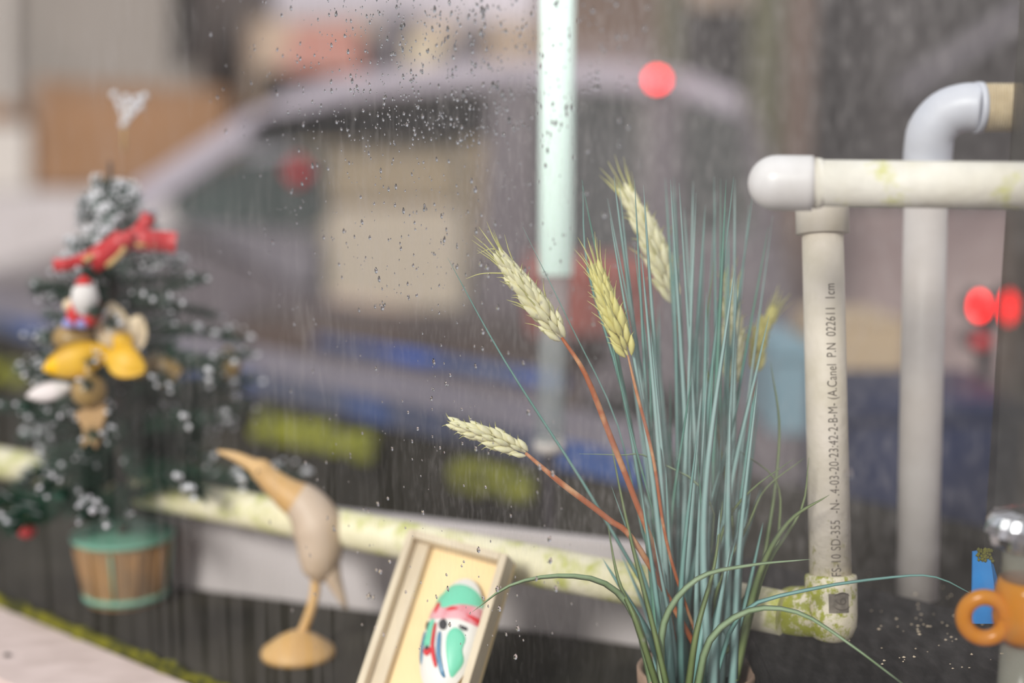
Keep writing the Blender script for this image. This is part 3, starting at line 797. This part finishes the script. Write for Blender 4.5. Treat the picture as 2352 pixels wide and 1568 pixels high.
# thin long blades leaning to the left
leaf_specs = [
    ([(1500, 1380, .83), (1340, 1110, .815), (1160, 830, .80), (1028, 592, .79)], .0030, 'teal0'),
    ([(1500, 1300, .82), (1420, 980, .81), (1310, 745, .80), (1200, 520, .80)], .0016, 'teal0'),
    ([(1510, 1300, .82), (1430, 900, .81), (1350, 620, .81), (1338, 415, .82)], .0032, 'teal0'),
    ([(1530, 1300, .82), (1440, 950, .80), (1390, 700, .80), (1372, 560, .80)], .0020, 'teal1'),
    ([(1500, 1545, .81), (1460, 1420, .80), (1390, 1340, .79), (1280, 1322, .785), (1170, 1345, .785), (1085, 1405, .785)], .0052, 'palegreen'),
    ([(1515, 1555, .80), (1462, 1430, .79), (1420, 1330, .80), (1395, 1200, .81)], .0045, 'olive'),
    ([(1518, 1555, .80), (1525, 1430, .79), (1600, 1330, .78), (1720, 1298, .78), (1862, 1284, .78)], .0052, 'palegreen'),
    ([(1600, 1560, .80), (1630, 1470, .79), (1720, 1402, .78), (1830, 1405, .77), (1940, 1470, .76), (2080, 1575, .74)], .0050, 'palegreen'),
    ([(1640, 1520, .81), (1700, 1410, .80), (1850, 1355, .79), (2050, 1325, .80), (2150, 1325, .80), (2240, 1368, .80)], .0030, 'teal0'),
    ([(1690, 1500, .82), (1740, 1330, .81), (1810, 1200, .80), (1905, 1136, .79)], .0060, 'olive'),
    ([(1700, 1460, .82), (1760, 1300, .81), (1840, 1170, .81), (1858, 1050, .81)], .0045, 'olive'),
    ([(1620, 1400, .82), (1660, 1220, .82), (1720, 1130, .81), (1825, 1052, .80)], .0034, 'olive'),
    ([(1640, 1380, .82), (1720, 1200, .82), (1760, 1120, .82), (1850, 1050, .82)], .0030, 'olive'),
    ([(1640, 1180, .82), (1500, 1055, .81), (1420, 1045, .80), (1330, 1042, .80)], .0016, 'palegreen'),
    ([(1760, 1300, .83), (1790, 1200, .83), (1780, 1100, .83), (1690, 1030, .83)], .0030, 'olive'),
    ([(1690, 1540, .82), (1760, 1250, .83), (1790, 1000, .84), (1770, 830, .85)], .0036, 'olive'),
    ([(1580, 1550, .80), (1600, 1450, .79), (1640, 1300, .80), (1660, 1150, .81)], .0048, 'olive'),
    ([(1540, 1555, .79), (1500, 1440, .79), (1440, 1200, .80), (1400, 1000, .81)], .0042, 'olive'),
    ([(1690, 1300, .83), (1650, 1000, .83), (1620, 800, .83), (1640, 600, .83)], .0030, 'olive'),
]
for path, wd, mk in leaf_specs:
    m_ = M['teal'][int(mk[-1])] if mk.startswith('teal') else M[mk]
    pts = [P(*q) for q in path]
    if path[0][1] < 1500:
        pts = [Vector((PC.x + rg.uniform(-.018, .018), PC.y, RIM - .01))] + pts
    else: pts[0].z = min(pts[0].z, RIM - .004)
    blade(pts, wd * 1.0, m_, 'leaf', .15)
# wheat
def kernel_mesh(name, m, awn_len):
    V, F = [], []
    prof = [(-.1, .05), (.0, .42), (.22, .85), (.5, 1.), (.75, .66), (1.0, .16)]
    n = 6
    for (u, r) in prof:
        for k in range(n):
            a_ = 2 * math.pi * k / n; V.append((math.cos(a_) * r * .0019, math.sin(a_) * r * .0015, u * .0095))
    b_ = len(V)
    for i in range(len(prof) - 1):
        for k in range(n):
            a_, c_ = i * n + k, i * n + (k + 1) % n; F.append((a_, c_, c_ + n, a_ + n))
    mi = [0] * len(F)
    for (u, r, ox) in ((0, .00042, 0), (.5, .0003, .0004), (1, .00006, .0016)):
        for k in range(3):
            a_ = 2 * math.pi * k / 3; V.append((ox + math.cos(a_) * r, math.sin(a_) * r, .0085 + u * awn_len))
    for i in range(2):
        for k in range(3):
            a_, c_ = b_ + i * 3 + k, b_ + i * 3 + (k + 1) % 3; F.append((a_, c_, c_ + 3, a_ + 3)); mi.append(1)
    me = bpy.data.meshes.new(name); me.from_pydata(V, [], F); me.materials.append(m); me.materials.append(M['awn'])
    me.polygons.foreach_set('material_index', mi); me.shade_smooth(); return me
KM = {(c, a): kernel_mesh('kernel', M[c], .003 + a * .005) for c in ('kernel', 'kernel_y') for a in (0, 1, 2)}
ears = [  # ear path base->tip, stem path, material
    ([(1290, 775, .795), (1225, 690, .79), (1165, 610, .785)], [(1345, 860), (1405, 1010), (1460, 1150), (1508, 1285)], 'kernel', 1.0, .0016, 'awn'),
    ([(1207, 1040, .795), (1130, 1005, .79), (1060, 980, .785)], [(1290, 1110), (1395, 1190), (1470, 1262)], 'kernel', .80, .0016, 'short'),
    ([(1442, 815, .80), (1405, 720, .80), (1378, 640, .80)], [(1462, 900), (1500, 1050), (1540, 1280)], 'kernel_y', .95, .0009, 'awn'),
    ([(1548, 690, .86), (1500, 560, .86), (1450, 465, .86)], [(1565, 800), (1585, 1000), (1590, 1300)], 'kernel', 1.15, .0009, 'awn'),
    ([(1678, 880, .87), (1682, 770, .87), (1678, 680, .87)], [(1670, 960), (1650, 1150), (1625, 1350)], 'kernel', 1.0, .0012, 'awn'),
    ([(1735, 850, .90), (1745, 780, .90), (1768, 730, .90)], [(1728, 950), (1700, 1150), (1660, 1350)], 'kernel_y', .8, .0011, 'awn'),
]
bpy.context.view_layer.update()
for (ep, sp_, mk, sc_, sr, _k) in ears:
    dd = ep[0][2]
    e = [P(*q) for q in ep]
    st = [e[0]] + [P(x_, y_, dd + .004 * i) for i, (x_, y_) in enumerate(sp_)] + [Vector((PC.x + rg.uniform(-.012, .012), PC.y, RIM - .01))]
    stp = bez(st, 24)
    so = tube('wheat_stem', stp, [sr * .55 + sr * .5 * min(1, i / 6) for i in range(len(stp))], M['stem'], plant, 10)
    ec = bez(e, 22)
    nod = 15 if sc_ > .85 else 12
    for i in range(nod):
        u = i / (nod - 1); f_ = u * (len(ec) - 1) * .98; i0 = int(f_); p = ec[i0].lerp(ec[min(i0 + 1, len(ec) - 1)], f_ - i0)
        t = (ec[min(i0 + 1, len(ec) - 1)] - ec[max(i0 - 1, 0)]).normalized()
        vw = (CAM - p).normalized(); sd_ = t.cross(vw).normalized(); nm = sd_.cross(t)
        for a_ in ((0, math.pi, math.pi / 2) if i % 2 else (.6, math.pi - .6, math.pi * 1.5)):
            a_ += rg.uniform(-.25, .25)
            out = sd_ * math.cos(a_) + nm * math.sin(a_)
            lean = .40 * (1 - .75 * u) + rg.uniform(-.06, .1)
            z_ = (t + out * lean).normalized(); x_ = (out - z_ * out.dot(z_)).normalized(); y_ = z_.cross(x_)
            k = sc_ * (1.12 if .15 < u < .7 else .98 if u >= .7 else .88) * 1.28 * rg.uniform(.92, 1.08)
            o = bpy.data.objects.new('kernel', KM[(mk, (0 if _k == 'short' else 2) if u > .72 else rg.choice((0, 0, 1)) if _k != 'short' else 0)])
            col.objects.link(o)
            mw = Matrix((x_, y_, z_)).transposed().to_4x4() @ Matrix.Scale(k, 4)
            mw.translation = p + out * .0025 * sc_ * (1 - .4 * u)
            o.parent = so
            mw.translation -= (so.location + plant.location)
            o.matrix_local = mw
# stray awns of the first ear
for path in ([(1165, 600, .785), (1135, 572, .784), (1096, 582, .783)], [(1180, 628, .785), (1110, 628, .783), (1070, 640, .782)]):
    blade([P(*q) for q in path], .0009, M['awn'], 'awn', .4)

# ------------------------------------------------------------ small decorated Christmas tree in a woven pot
TX = PZ(290, 1378, SHELF)
tree = empty('christmas_tree', TX, 'small frosted artificial fir in a tan woven pot, left side', 'tree')
hp_ = .054
lathe('pot', TX + Vector((0, 0, .0003)), [(.0, 0), (.029, 0), (.0305, .003), (.037, hp_ - .004), (.0382, hp_), (.035, hp_), (.034, hp_ - .008), (0, hp_ - .009)], M['terracotta'], tree, 32)
for h, r, t_ in ((.007, .0314, .005), (hp_ - .001, .0382, .004)):
    lathe('pot_band', TX + Vector((0, 0, h - t_ / 2)), [(r - .001, 0), (r + .0012, .0005), (r + .0016, t_ - .0005), (r, t_)], M['mint'], tree, 32)
for k in range(12):
    a_ = 2 * math.pi * k / 12
    pts = [TX + Vector((math.cos(a_), math.sin(a_), 0)) * (.0307 + .0065 * u + .0008) + Vector((0, 0, .008 + u * .040)) for u in (0, .5, 1)]
    tube('pot_rib', pts, .0011, M['mint'] if k % 3 == 0 else M['terracotta'], tree, 6)
tt = P(300, 330, 1.12)
tube('trunk', [TX + Vector((0, 0, .05)), TX + Vector((0, 0, .2)), Vector((tt.x, TX.y, tt.z - .012))], [.005, .004, .0015], M['brown_plank'], tree, 8)
def branch_mesh(L, nn_, fr_, seed, m0='needle'):
    q = random.Random(seed); V, F, mi = [], [], []
    v, f = tube_geo([(0, 0, 0), (L * .5, 0, L * .04), (L, 0, 0)], [.0012, .001, .0004], 5)
    V += v; F += f; mi += [0] * len(f)
    for k in range(nn_):
        u = q.uniform(.04, 1) ** .8; a_ = q.uniform(0, 2 * math.pi); l = q.uniform(.012, .020) * (1 - .35 * u)
        d_ = Vector((.6 + .5 * u, math.cos(a_), math.sin(a_) * .9)).normalized()
        p = Vector((L * u, 0, L * .04 * math.sin(u * 3.1))); s_ = d_.cross(Vector((.3, .2, 1))).normalized() * .0006; h = d_.cross(s_).normalized() * .0006
        bb = len(V); V += [p + s_, p - s_, p + h, p + d_ * l]
        F += [(bb, bb + 1, bb + 3), (bb + 1, bb + 2, bb + 3), (bb + 2, bb, bb + 3)]
        z = 2 if q.random() < fr_ * (.4 + u) else (1 if q.random() < .22 else 0)
        mi += [z] * 3
        if z == 2 and q.random() < .5:
            c_ = p + d_ * l; R = q.uniform(.001, .0032); bb = len(V)
            for dv in ((1, 0, 0), (0, 1, 0), (-1, 0, 0), (0, -1, 0), (0, 0, 1), (0, 0, -1)): V.append(c_ + Vector(dv) * R)
            for g in ((0, 1, 4), (1, 2, 4), (2, 3, 4), (3, 0, 4), (1, 0, 5), (2, 1, 5), (3, 2, 5), (0, 3, 5)): F.append(tuple(bb + i for i in g)); mi.append(2)
    me = bpy.data.meshes.new('branch'); me.from_pydata(V, [], F)
    for m_ in (M[m0], M['needle_blue'], M['frost']): me.materials.append(m_)
    me.polygons.foreach_set('material_index', mi); return me
BM = [branch_mesh(.075, 330, f_, s_) for f_, s_ in ((.02, 1), (.05, 2), (.01, 3))]
BF = branch_mesh(.06, 300, .16, 4, 'needle_blue')
H = tt.z - TX.z
rt_ = random.Random(9)
prt = tree
for i in range(110):
    u = i / 109; z = .068 + (H - .10) * u ** .95
    maxr = (.112 * (1 - u) + .022) if u < .55 else (.070 * (1 - u) / .45 + .026)
    a_ = i * 2.399 + rt_.uniform(-.3, .3)
    s_ = maxr / .075 * rt_.uniform(.75, 1.1)
    # the side towards the glass stays clear of it
    dv = Vector((math.cos(a_), math.sin(a_), 0))
    if dv.dot(PN) > .3: s_ *= .8
    o = bpy.data.objects.new('branch', BM[rt_.randrange(3)] if u < .72 else BF); col.objects.link(o)
    o.parent = tree
    o.location = Vector(((tt.x - TX.x) * u, 0, z)); o.rotation_euler = (rt_.uniform(0, 6), rt_.uniform(-.15, .35) * (1 if u < .5 else -1), a_)
    o.rotation_euler = (0, rt_.uniform(-.35, .25), a_)
    o.scale = (s_, max(.8, s_ * .8), max(.8, s_ * .8))
# lower-left bough drooping over the shelf
for k, (px, py) in enumerate(((30, 1130), (90, 1080), (150, 1160), (20, 1210), (110, 1000), (470, 1120), (520, 960), (300, 1150), (420, 1160), (200, 1190), (360, 1100), (60, 960), (560, 880), (350, 1010), (430, 1040), (500, 1060), (390, 960), (470, 980), (330, 1080), (440, 920), (250, 1100))):
    e = P(px, py, 1.12); v = e - (TX + Vector((0, 0, .13)))
    o = bpy.data.objects.new('branch', BM[k % 3]); col.objects.link(o); o.parent = tree
    o.location = (0, 0, .13); o.rotation_euler = v.to_track_quat('X', 'Z').to_euler(); o.scale = (v.length / .08, 1.5, 1.5)
# ornaments: things of their own
def petal(name, a, b, wd, m, parent=None, lift=.3, n=8):
    a, b = Vector(a), Vector(b); t = (b - a); L = t.length; t.normalize(); vw = (CAM - a).normalized(); s_ = t.cross(vw).normalized(); nm = s_.cross(t).normalized()
    V, F = [], []
    for i in range(n + 1):
        u = i / n; w_ = wd * math.sin(math.pi * min(1, (u * .93 + .05))) ** .75
        c_ = a + t * L * u + nm * L * lift * math.sin(math.pi * u) * .35
        for s in (-1, -.5, 0, .5, 1): V.append(c_ + s_ * w_ * .5 * s + nm * (-.12 * wd) * abs(s))
    off = len(V); V += [v - nm * .0012 for v in V]
    for i in range(n):
        for k in range(4):
            q = i * 5 + k; F.append((q, q + 1, q + 6, q + 5)); F.append((off + q + 5, off + q + 6, off + q + 1, off + q))
    for i in range(n):
        for k in (0, 4): q = i * 5 + k; F.append((q, q + 5, off + q + 5, off + q))
    return raw(name, V, F, m, parent)
D = 1.03
fl = empty('fabric_flower', P(250, 800, D), 'bright yellow and cream fabric flower fixed on the tree', 'flower')
petal('petal', P(250, 805, D), P(98, 848, D - .005), .026, M['yellow'], fl)
petal('petal', P(240, 810, D), P(330, 850, D - .005), .024, M['yellow'], fl)
petal('petal', P(262, 800, D), P(300, 770, D), .015, M['yellow'], fl)
for a_, b_, w_ in (((262, 812), (256, 694), .025), ((285, 815), (322, 726), .021)):
    tag(petal('petal', P(*a_, D + .008), P(*b_, D + .004), w_, M['cream_petal'], fl), 'cream petal')
f2 = empty('fabric_flower', P(340, 850, D + .03), 'darker gold flower with a pale petal, right of the yellow one', 'flower')
petal('petal', P(330, 850, D + .03), P(418, 848, D + .03), .019, M['gold'], f2); petal('petal', P(345, 860, D + .03), P(300, 835, D + .03), .016, M['yellow'], f2)
petal('petal', P(330, 840, D + .035), P(385, 815, D + .03), .014, M['cream_petal'], f2)
petal('petal', P(400, 830, D + .03), P(360, 885, D + .03), .018, M['yellow'], f2)
o = petal('white_leaf', P(160, 888, D), P(60, 910, D), .014, M['white_felt']); tag(o, 'white leaf sticking out at the left of the tree', 'leaf ornament')
def ball(name, px, py, d, r, m, label, sz=1):
    t = empty(name, P(px, py, d), label, 'ornament')
    c_ = P(px, py, d); pr_ = [(math.sin(math.pi * i / 12) * r + 1e-5, -math.cos(math.pi * i / 12) * r * sz) for i in range(13)]
    lathe('ball', c_, pr_, m, t, 20)
    lathe('hanger_cap', c_ + Vector((0, 0, r * sz * .93)), [(r * .25, 0), (r * .25, r * .22), (r * .1, r * .3)], M['gold_edge'], t, 10)
ball('bauble', 205, 898, D, .0125, M['gold'], 'dull gold bauble under the yellow flower')
ball('bauble', 524, 838, D + .09, .0105, M['gold'], 'small gold bauble at the far right of the tree', 1.2)
ball('bauble', 172, 775, D + .01, .016, M['gold'], 'shaded gold bauble behind the yellow petal, below the red figure', .7)
ball('bauble', 62, 1215, D + .06, .007, M['lamp_dim'], 'tiny dark red bauble on the lowest left bough')
# tan tag
o = slab('wooden_tag', [P(170, 950, D), P(190, 940, D), P(240, 925, D), P(245, 950, D), P(232, 985, D), P(236, 1000, D), P(220, 1032, D), P(205, 1012, D), P(188, 1030, D), P(190, 985, D)], (0, .003, 0), M['tan_tag'], bevel=.0005)
tag(o, 'tan wooden cut-out tag hanging below the gold bauble', 'ornament')
# red and white figure
fc = P(190, 700, D)
fg = empty('figurine', P(190, 745, D), 'tiny red and white felt figure on the tree above the yellow flower', 'ornament')
lathe('body', P(195, 735, D), [(.001, 0), (.0115, .001), (.0125, .008), (.010, .016), (.005, .019)], M['red_felt'], fg, 18)
lathe('head', P(195, 684, D - .012), [(.001, -.013), (.007, -.010), (.0100, -.001), (.0085, .007), (.003, .0105)], M['white_felt'], fg, 16)
lathe('cap', P(193, 651, D - .012), [(.0065, 0), (.0055, .002), (.001, .006)], M['red_felt'], fg, 14)
lathe('hand', P(160, 702, D - .006), [(.001, -.005), (.0045, -.002), (.005, .002), (.002, .005)], M['cream_petal'], fg, 12)
for px in (160, 190): lathe('foot', P(px, 746, D - .008), [(.001, -.003), (.0055, -.001), (.005, .003), (.001, .006)], M['blue_felt'], fg, 12)
for px in (170, 205): lathe('leg', P(px, 735, D - .008), [(.004, -.004), (.005, 0), (.005, .006), (.003, .008)], M['red_felt'], fg, 12)
# red bow
bw = empty('ribbon_bow', P(290, 545, D), 'red ribbon bow with gold edges near the top of the tree', 'bow')
def band(name, pts, wd, m, parent, d=D, gold=False):
    pts = bez([P(x_, y_, d) for x_, y_ in pts], 10); n = len(pts); V, F = [], []
    for i, p in enumerate(pts):
        t = (pts[min(i + 1, n - 1)] - pts[max(i - 1, 0)]).normalized(); s_ = t.cross((CAM - p).normalized()).normalized()
        y_ = Vector((0, -.003 * math.sin(i / n * 6), 0))
        V += [p + s_ * wd * .5 + y_, p - s_ * wd * .5 + y_, p - s_ * wd * .5 + y_ + Vector((0, .0008, 0)), p + s_ * wd * .5 + y_ + Vector((0, .0008, 0))]
    for i in range(n - 1):
        for k in range(4): a_, b_ = i * 4 + k, i * 4 + (k + 1) % 4; F.append((a_, b_, b_ + 4, a_ + 4))
    return raw(name, V, F, m, parent)
band('ribbon_tail', [(122, 608), (160, 606), (200, 592)], .009, M['red_ribbon'], bw)
band('ribbon_loop', [(205, 605), (245, 580), (285, 548)], .017, M['red_ribbon'], bw, D - .003)
band('ribbon_edge', [(192, 600), (215, 585), (232, 562)], .0035, M['gold_edge'], bw, D - .005)
band('ribbon_edge', [(245, 612), (270, 590), (288, 562)], .0035, M['gold_edge'], bw, D - .005)
band('ribbon_loop', [(300, 548), (350, 552), (402, 558)], .015, M['red_ribbon'], bw)
band('ribbon_edge', [(310, 560), (330, 563), (352, 566)], .0025, M['gold_edge'], bw, D - .003)
band('ribbon_loop', [(300, 545), (325, 525), (340, 492)], .010, M['red_ribbon'], bw)
lathe('knot', P(293, 548, D - .004), [(.001, -.006), (.005, -.004), (.006, 0), (.005, .004), (.001, .006)], M['red_ribbon'], bw, 12)
# silvery twig at the very top
tw = empty('frosted_twig', P(285, 300, 1.12), 'frosted white twig standing up at the top of the tree', 'ornament')
tube('twig', [P(285, 345, 1.12), P(285, 290, 1.12), P(295, 240, 1.12)], [.0014, .001, .0008], M['gold_edge'], tw, 6)
for px, py in ((262, 218), (275, 240), (290, 225), (300, 240), (315, 228), (332, 222), (322, 245), (295, 262), (284, 285)):
    tube('twig', [P(287, 285, 1.12), P(px, py, 1.12)], [.0008, .0006], M['frost'], tw, 5)
    c_ = P(px, py, 1.12); lathe('berry', c_, [(.0005, -.003), (.0028, -.0015), (.003, .001), (.001, .003)], M['frost'], tw, 8)

# ------------------------------------------------------------ carved long-billed bird on a round foot
BD = 1.0
bb_ = PZ(685, 1508, SHELF); BDd = (bb_ - CAM).dot(FWD)
bird = empty('carved_bird', bb_, 'pale carved wooden long-billed bird on a round foot', 'figurine')
lathe('foot', bb_ + Vector((0, 0, .0003)), [(.0, 0), (.0255, 0), (.0262, .003), (.0250, .006), (.014, .014), (.006, .018), (0, .019)], M['wood_light'], bird, 32, scale_xy=(1, .9))
BP = lambda x_, y_, dz=0: P(x_, y_, BDd + dz)
leg = bez([BP(680, 1480), BP(705, 1425), BP(722, 1370), BP(725, 1320), BP(715, 1270)], 14)
tube('leg', leg, [.0042, .0038] + [.0036] * (len(leg) - 3) + [.005], M['wood_light'], bird, 12)
hd = bez([BP(500, 1036), BP(540, 1048), BP(580, 1068), BP(600, 1080), BP(625, 1105), BP(662, 1135), BP(700, 1160), BP(726, 1200), BP(735, 1250), BP(735, 1300), BP(738, 1335)], 44)
import bisect
ks = [(0, .0012), (.1, .0034), (.2, .0052), (.28, .0082), (.36, .0080), (.45, .0100), (.58, .0140), (.72, .0180), (.85, .0155), (.93, .012), (1, .005)]
def itp(u):
    for (a0, r0), (a1, r1) in zip(ks, ks[1:]):
        if u <= a1: return r0 + (r1 - r0) * (u - a0) / (a1 - a0)
    return ks[-1][1]
N_ = len(hd); cut = int(N_ * .56)
tube('body', hd[cut:], [itp(i / (N_ - 1)) for i in range(cut, N_)], M['horn_grey'], bird, 20)
tube('head_and_neck', hd[:cut + 2], [itp(i / (N_ - 1)) * .98 for i in range(cut + 2)], M['wood_light'], bird, 20)
tl_ = bez([BP(735, 1240), BP(758, 1310), BP(796, 1398)], 8)
tube('tail', tl_, [.014, .0125, .011, .0095, .008, .006, .0045, .003, .001][:len(tl_)], M['horn_grey'], bird, 12)
for s in (-1, 1): lathe('eye', BP(597, 1076) + Vector((.0, .0078 * s, 0)), [(.0003, -.0012), (.0012, 0), (.0003, .0012)], M['rubber'], bird, 8)

# ------------------------------------------------------------ tilted wooden box with a painted mask
TL, TR = P(957, 1232, .925), P(1182, 1292, .890)
BLx = P(845, 1568, .880)
ux = (TR - TL); WB = ux.length; ux.normalize()
dn = (BLx - TL); dn -= ux * dn.dot(ux) * 0; dn.normalize()
un = ux.cross(dn).normalized()
if un.dot(CAM - TL) < 0: un = -un
LB = (TL.z - SHELF - .004) / -dn.z
bxo = empty('wooden_box', TL + dn * LB + ux * WB * .5, 'open cream wooden box leaning upright with a painted mask inside', 'box')
bxo.location.z = SHELF
def bq(u, v, h=0): return TL + ux * u + dn * v + un * h
dep = .013
slab('back_panel', [bq(0, 0), bq(WB, 0), bq(WB, LB), bq(0, LB)], -un * .003, M['box_back'], bxo)
slab('side_wall', [bq(0, 0, .0002), bq(.005, 0, .0002), bq(.005, LB, .0002), bq(0, LB, .0002)], un * dep, M['box_wood'], bxo, .0004)
slab('side_wall', [bq(WB - .005, 0, .0002), bq(WB, 0, .0002), bq(WB, LB, .0002), bq(WB - .005, LB, .0002)], un * dep, M['box_wood'], bxo, .0004)
slab('end_wall', [bq(.0052, 0, .0002), bq(WB - .0052, 0, .0002), bq(WB - .0052, .005, .0002), bq(.0052, .005, .0002)], un * dep, M['box_wood'], bxo, .0004)
slab('inner_strip', [bq(.0052, .0052, .0002), bq(.0145, .0052, .0002), bq(.0145, LB, .0002), bq(.0052, LB, .0002)], un * .006, M['box_wood'], bxo, .0004)
# mask: coordinates (a, b) in units, centre (0,0), half width 1, half height 1
def find_uv(px, py):
    r = P(px, py, 1) - CAM; k = (TL + un * .008 - CAM).dot(un) / r.dot(un); p = CAM + r * k - TL
    # solve p = ux*u + dn*v
    a11, a12 = 1, ux.dot(dn); b1_, b2_ = p.dot(ux), p.dot(dn); det = 1 - a12 * a12
    return (b1_ - a12 * b2_) / det, (b2_ - a12 * b1_) / det
mask = empty('painted_mask', bq(*find_uv(1035, 1560), .002), 'teal, pink and white painted face mask lying in the wooden box', 'mask')
cu_, cv_ = find_uv(1033, 1455)
HU, HV = .0190, .0375
def mz(u, v):
    a_, b_ = (u - cu_) / HU, (v - cv_) / HV
    return .001 + .013 * max(0, 1 - a_ * a_ * .9 - b_ * b_ * .9) ** .5
def mpatch(name, poly, m, lift, px=True):
    pv = [find_uv(*q) for q in poly] if px else poly
    # smooth outline
    q3 = [Vector((u, v, 0)) for u, v in pv]; n = len(q3); out = []
    for i in range(n):
        a_, b_, c_, d_ = q3[i - 1], q3[i], q3[(i + 1) % n], q3[(i + 2) % n]
        for t in (0, .33, .66): out.append(.5 * ((2 * b_) + (c_ - a_) * t + (2 * a_ - 5 * b_ + 4 * c_ - d_) * t * t + (3 * b_ - a_ - 3 * c_ + d_) * t ** 3))
    ctr = sum(out, Vector()) / len(out); V, F = [], []; R_ = 8; n = len(out)
    for j in range(R_):
        k = 1 - j / R_
        for p in out:
            q = ctr + (p - ctr) * k; V.append(bq(q.x, q.y, mz(q.x, q.y) + lift * (1 if j else .15)))
    V.append(bq(ctr.x, ctr.y, mz(ctr.x, ctr.y) + lift))
    for j in range(R_ - 1):
        for i in range(n): a_, b_ = j * n + i, j * n + (i + 1) % n; F.append((a_, b_, b_ + n, a_ + n))
    for i in range(n): F.append(((R_ - 1) * n + i, (R_ - 1) * n + (i + 1) % n, R_ * n))
    return raw(name, V, F, m, mask)
ell = [(cu_ + HU * math.cos(t * math.pi / 10), cv_ + HV * math.sin(t * math.pi / 10) * (1 if math.sin(t * math.pi / 10) < 0 else 1.0)) for t in range(20)]
mpatch('face', ell, M['mask_white'], 0, False)
mpatch('forehead', [(990, 1385), (1000, 1358), (1030, 1343), (1070, 1344), (1098, 1362), (1106, 1392), (1070, 1396), (1030, 1402), (1005, 1392)], M['mask_teal'], .0004)
mpatch('brow', [(978, 1402), (1000, 1390), (1022, 1402), (1060, 1393), (1104, 1396), (1110, 1420), (1104, 1440), (1060, 1428), (1020, 1428), (985, 1420)], M['mask_pink'], .0007)
mpatch('brow_flame', [(1000, 1405), (1006, 1385), (1016, 1388), (1012, 1404), (1003, 1414)], M['mask_red'], .001)
mpatch('brow_flame', [(1030, 1408), (1046, 1399), (1062, 1404), (1046, 1410)], M['mask_red'], .001)
mpatch('brow_flame', [(1075, 1416), (1100, 1420), (1108, 1436), (1095, 1432)], M['mask_red'], .001)
mpatch('eye', [(1016, 1436), (1028, 1428), (1036, 1440), (1030, 1454), (1018, 1450)], M['mask_black'], .0012)
mpatch('eye', [(976, 1432), (984, 1426), (989, 1440), (982, 1450)], M['mask_black'], .0012)
mpatch('eye_line', [(1062, 1442), (1078, 1446), (1076, 1453), (1064, 1450)], M['mask_black'], .0012)
mpatch('nose', [(992, 1428), (1003, 1428), (1000, 1460), (994, 1486), (976, 1484), (982, 1460)], M['mask_teal'], .0012)
mpatch('nose_line', [(1004, 1440), (1010, 1440), (1004, 1490), (1010, 1530), (1003, 1535), (996, 1495)], M['mask_red'], .0016)
mpatch('cheek_stripe', [(970, 1450), (978, 1452), (974, 1490), (968, 1524), (961, 1515), (962, 1480)], M['mask_blue'], .0010)
mpatch('cheek_stripe', [(1014, 1462), (1022, 1462), (1020, 1510), (1026, 1555), (1016, 1552), (1010, 1510)], M['mask_blue'], .0014)
mpatch('cheek', [(1034, 1470), (1048, 1450), (1064, 1452), (1074, 1470), (1066, 1495), (1066, 1520), (1050, 1545), (1036, 1555), (1032, 1515)], M['mask_teal'], .0010)
mpatch('mouth', [(975, 1500), (984, 1490), (994, 1492), (995, 1504), (984, 1510)], M['mask_red'], .0016)
mpatch('nostril', [(980, 1492), (990, 1489), (994, 1496), (985, 1499)], M['mask_black'], .0019)
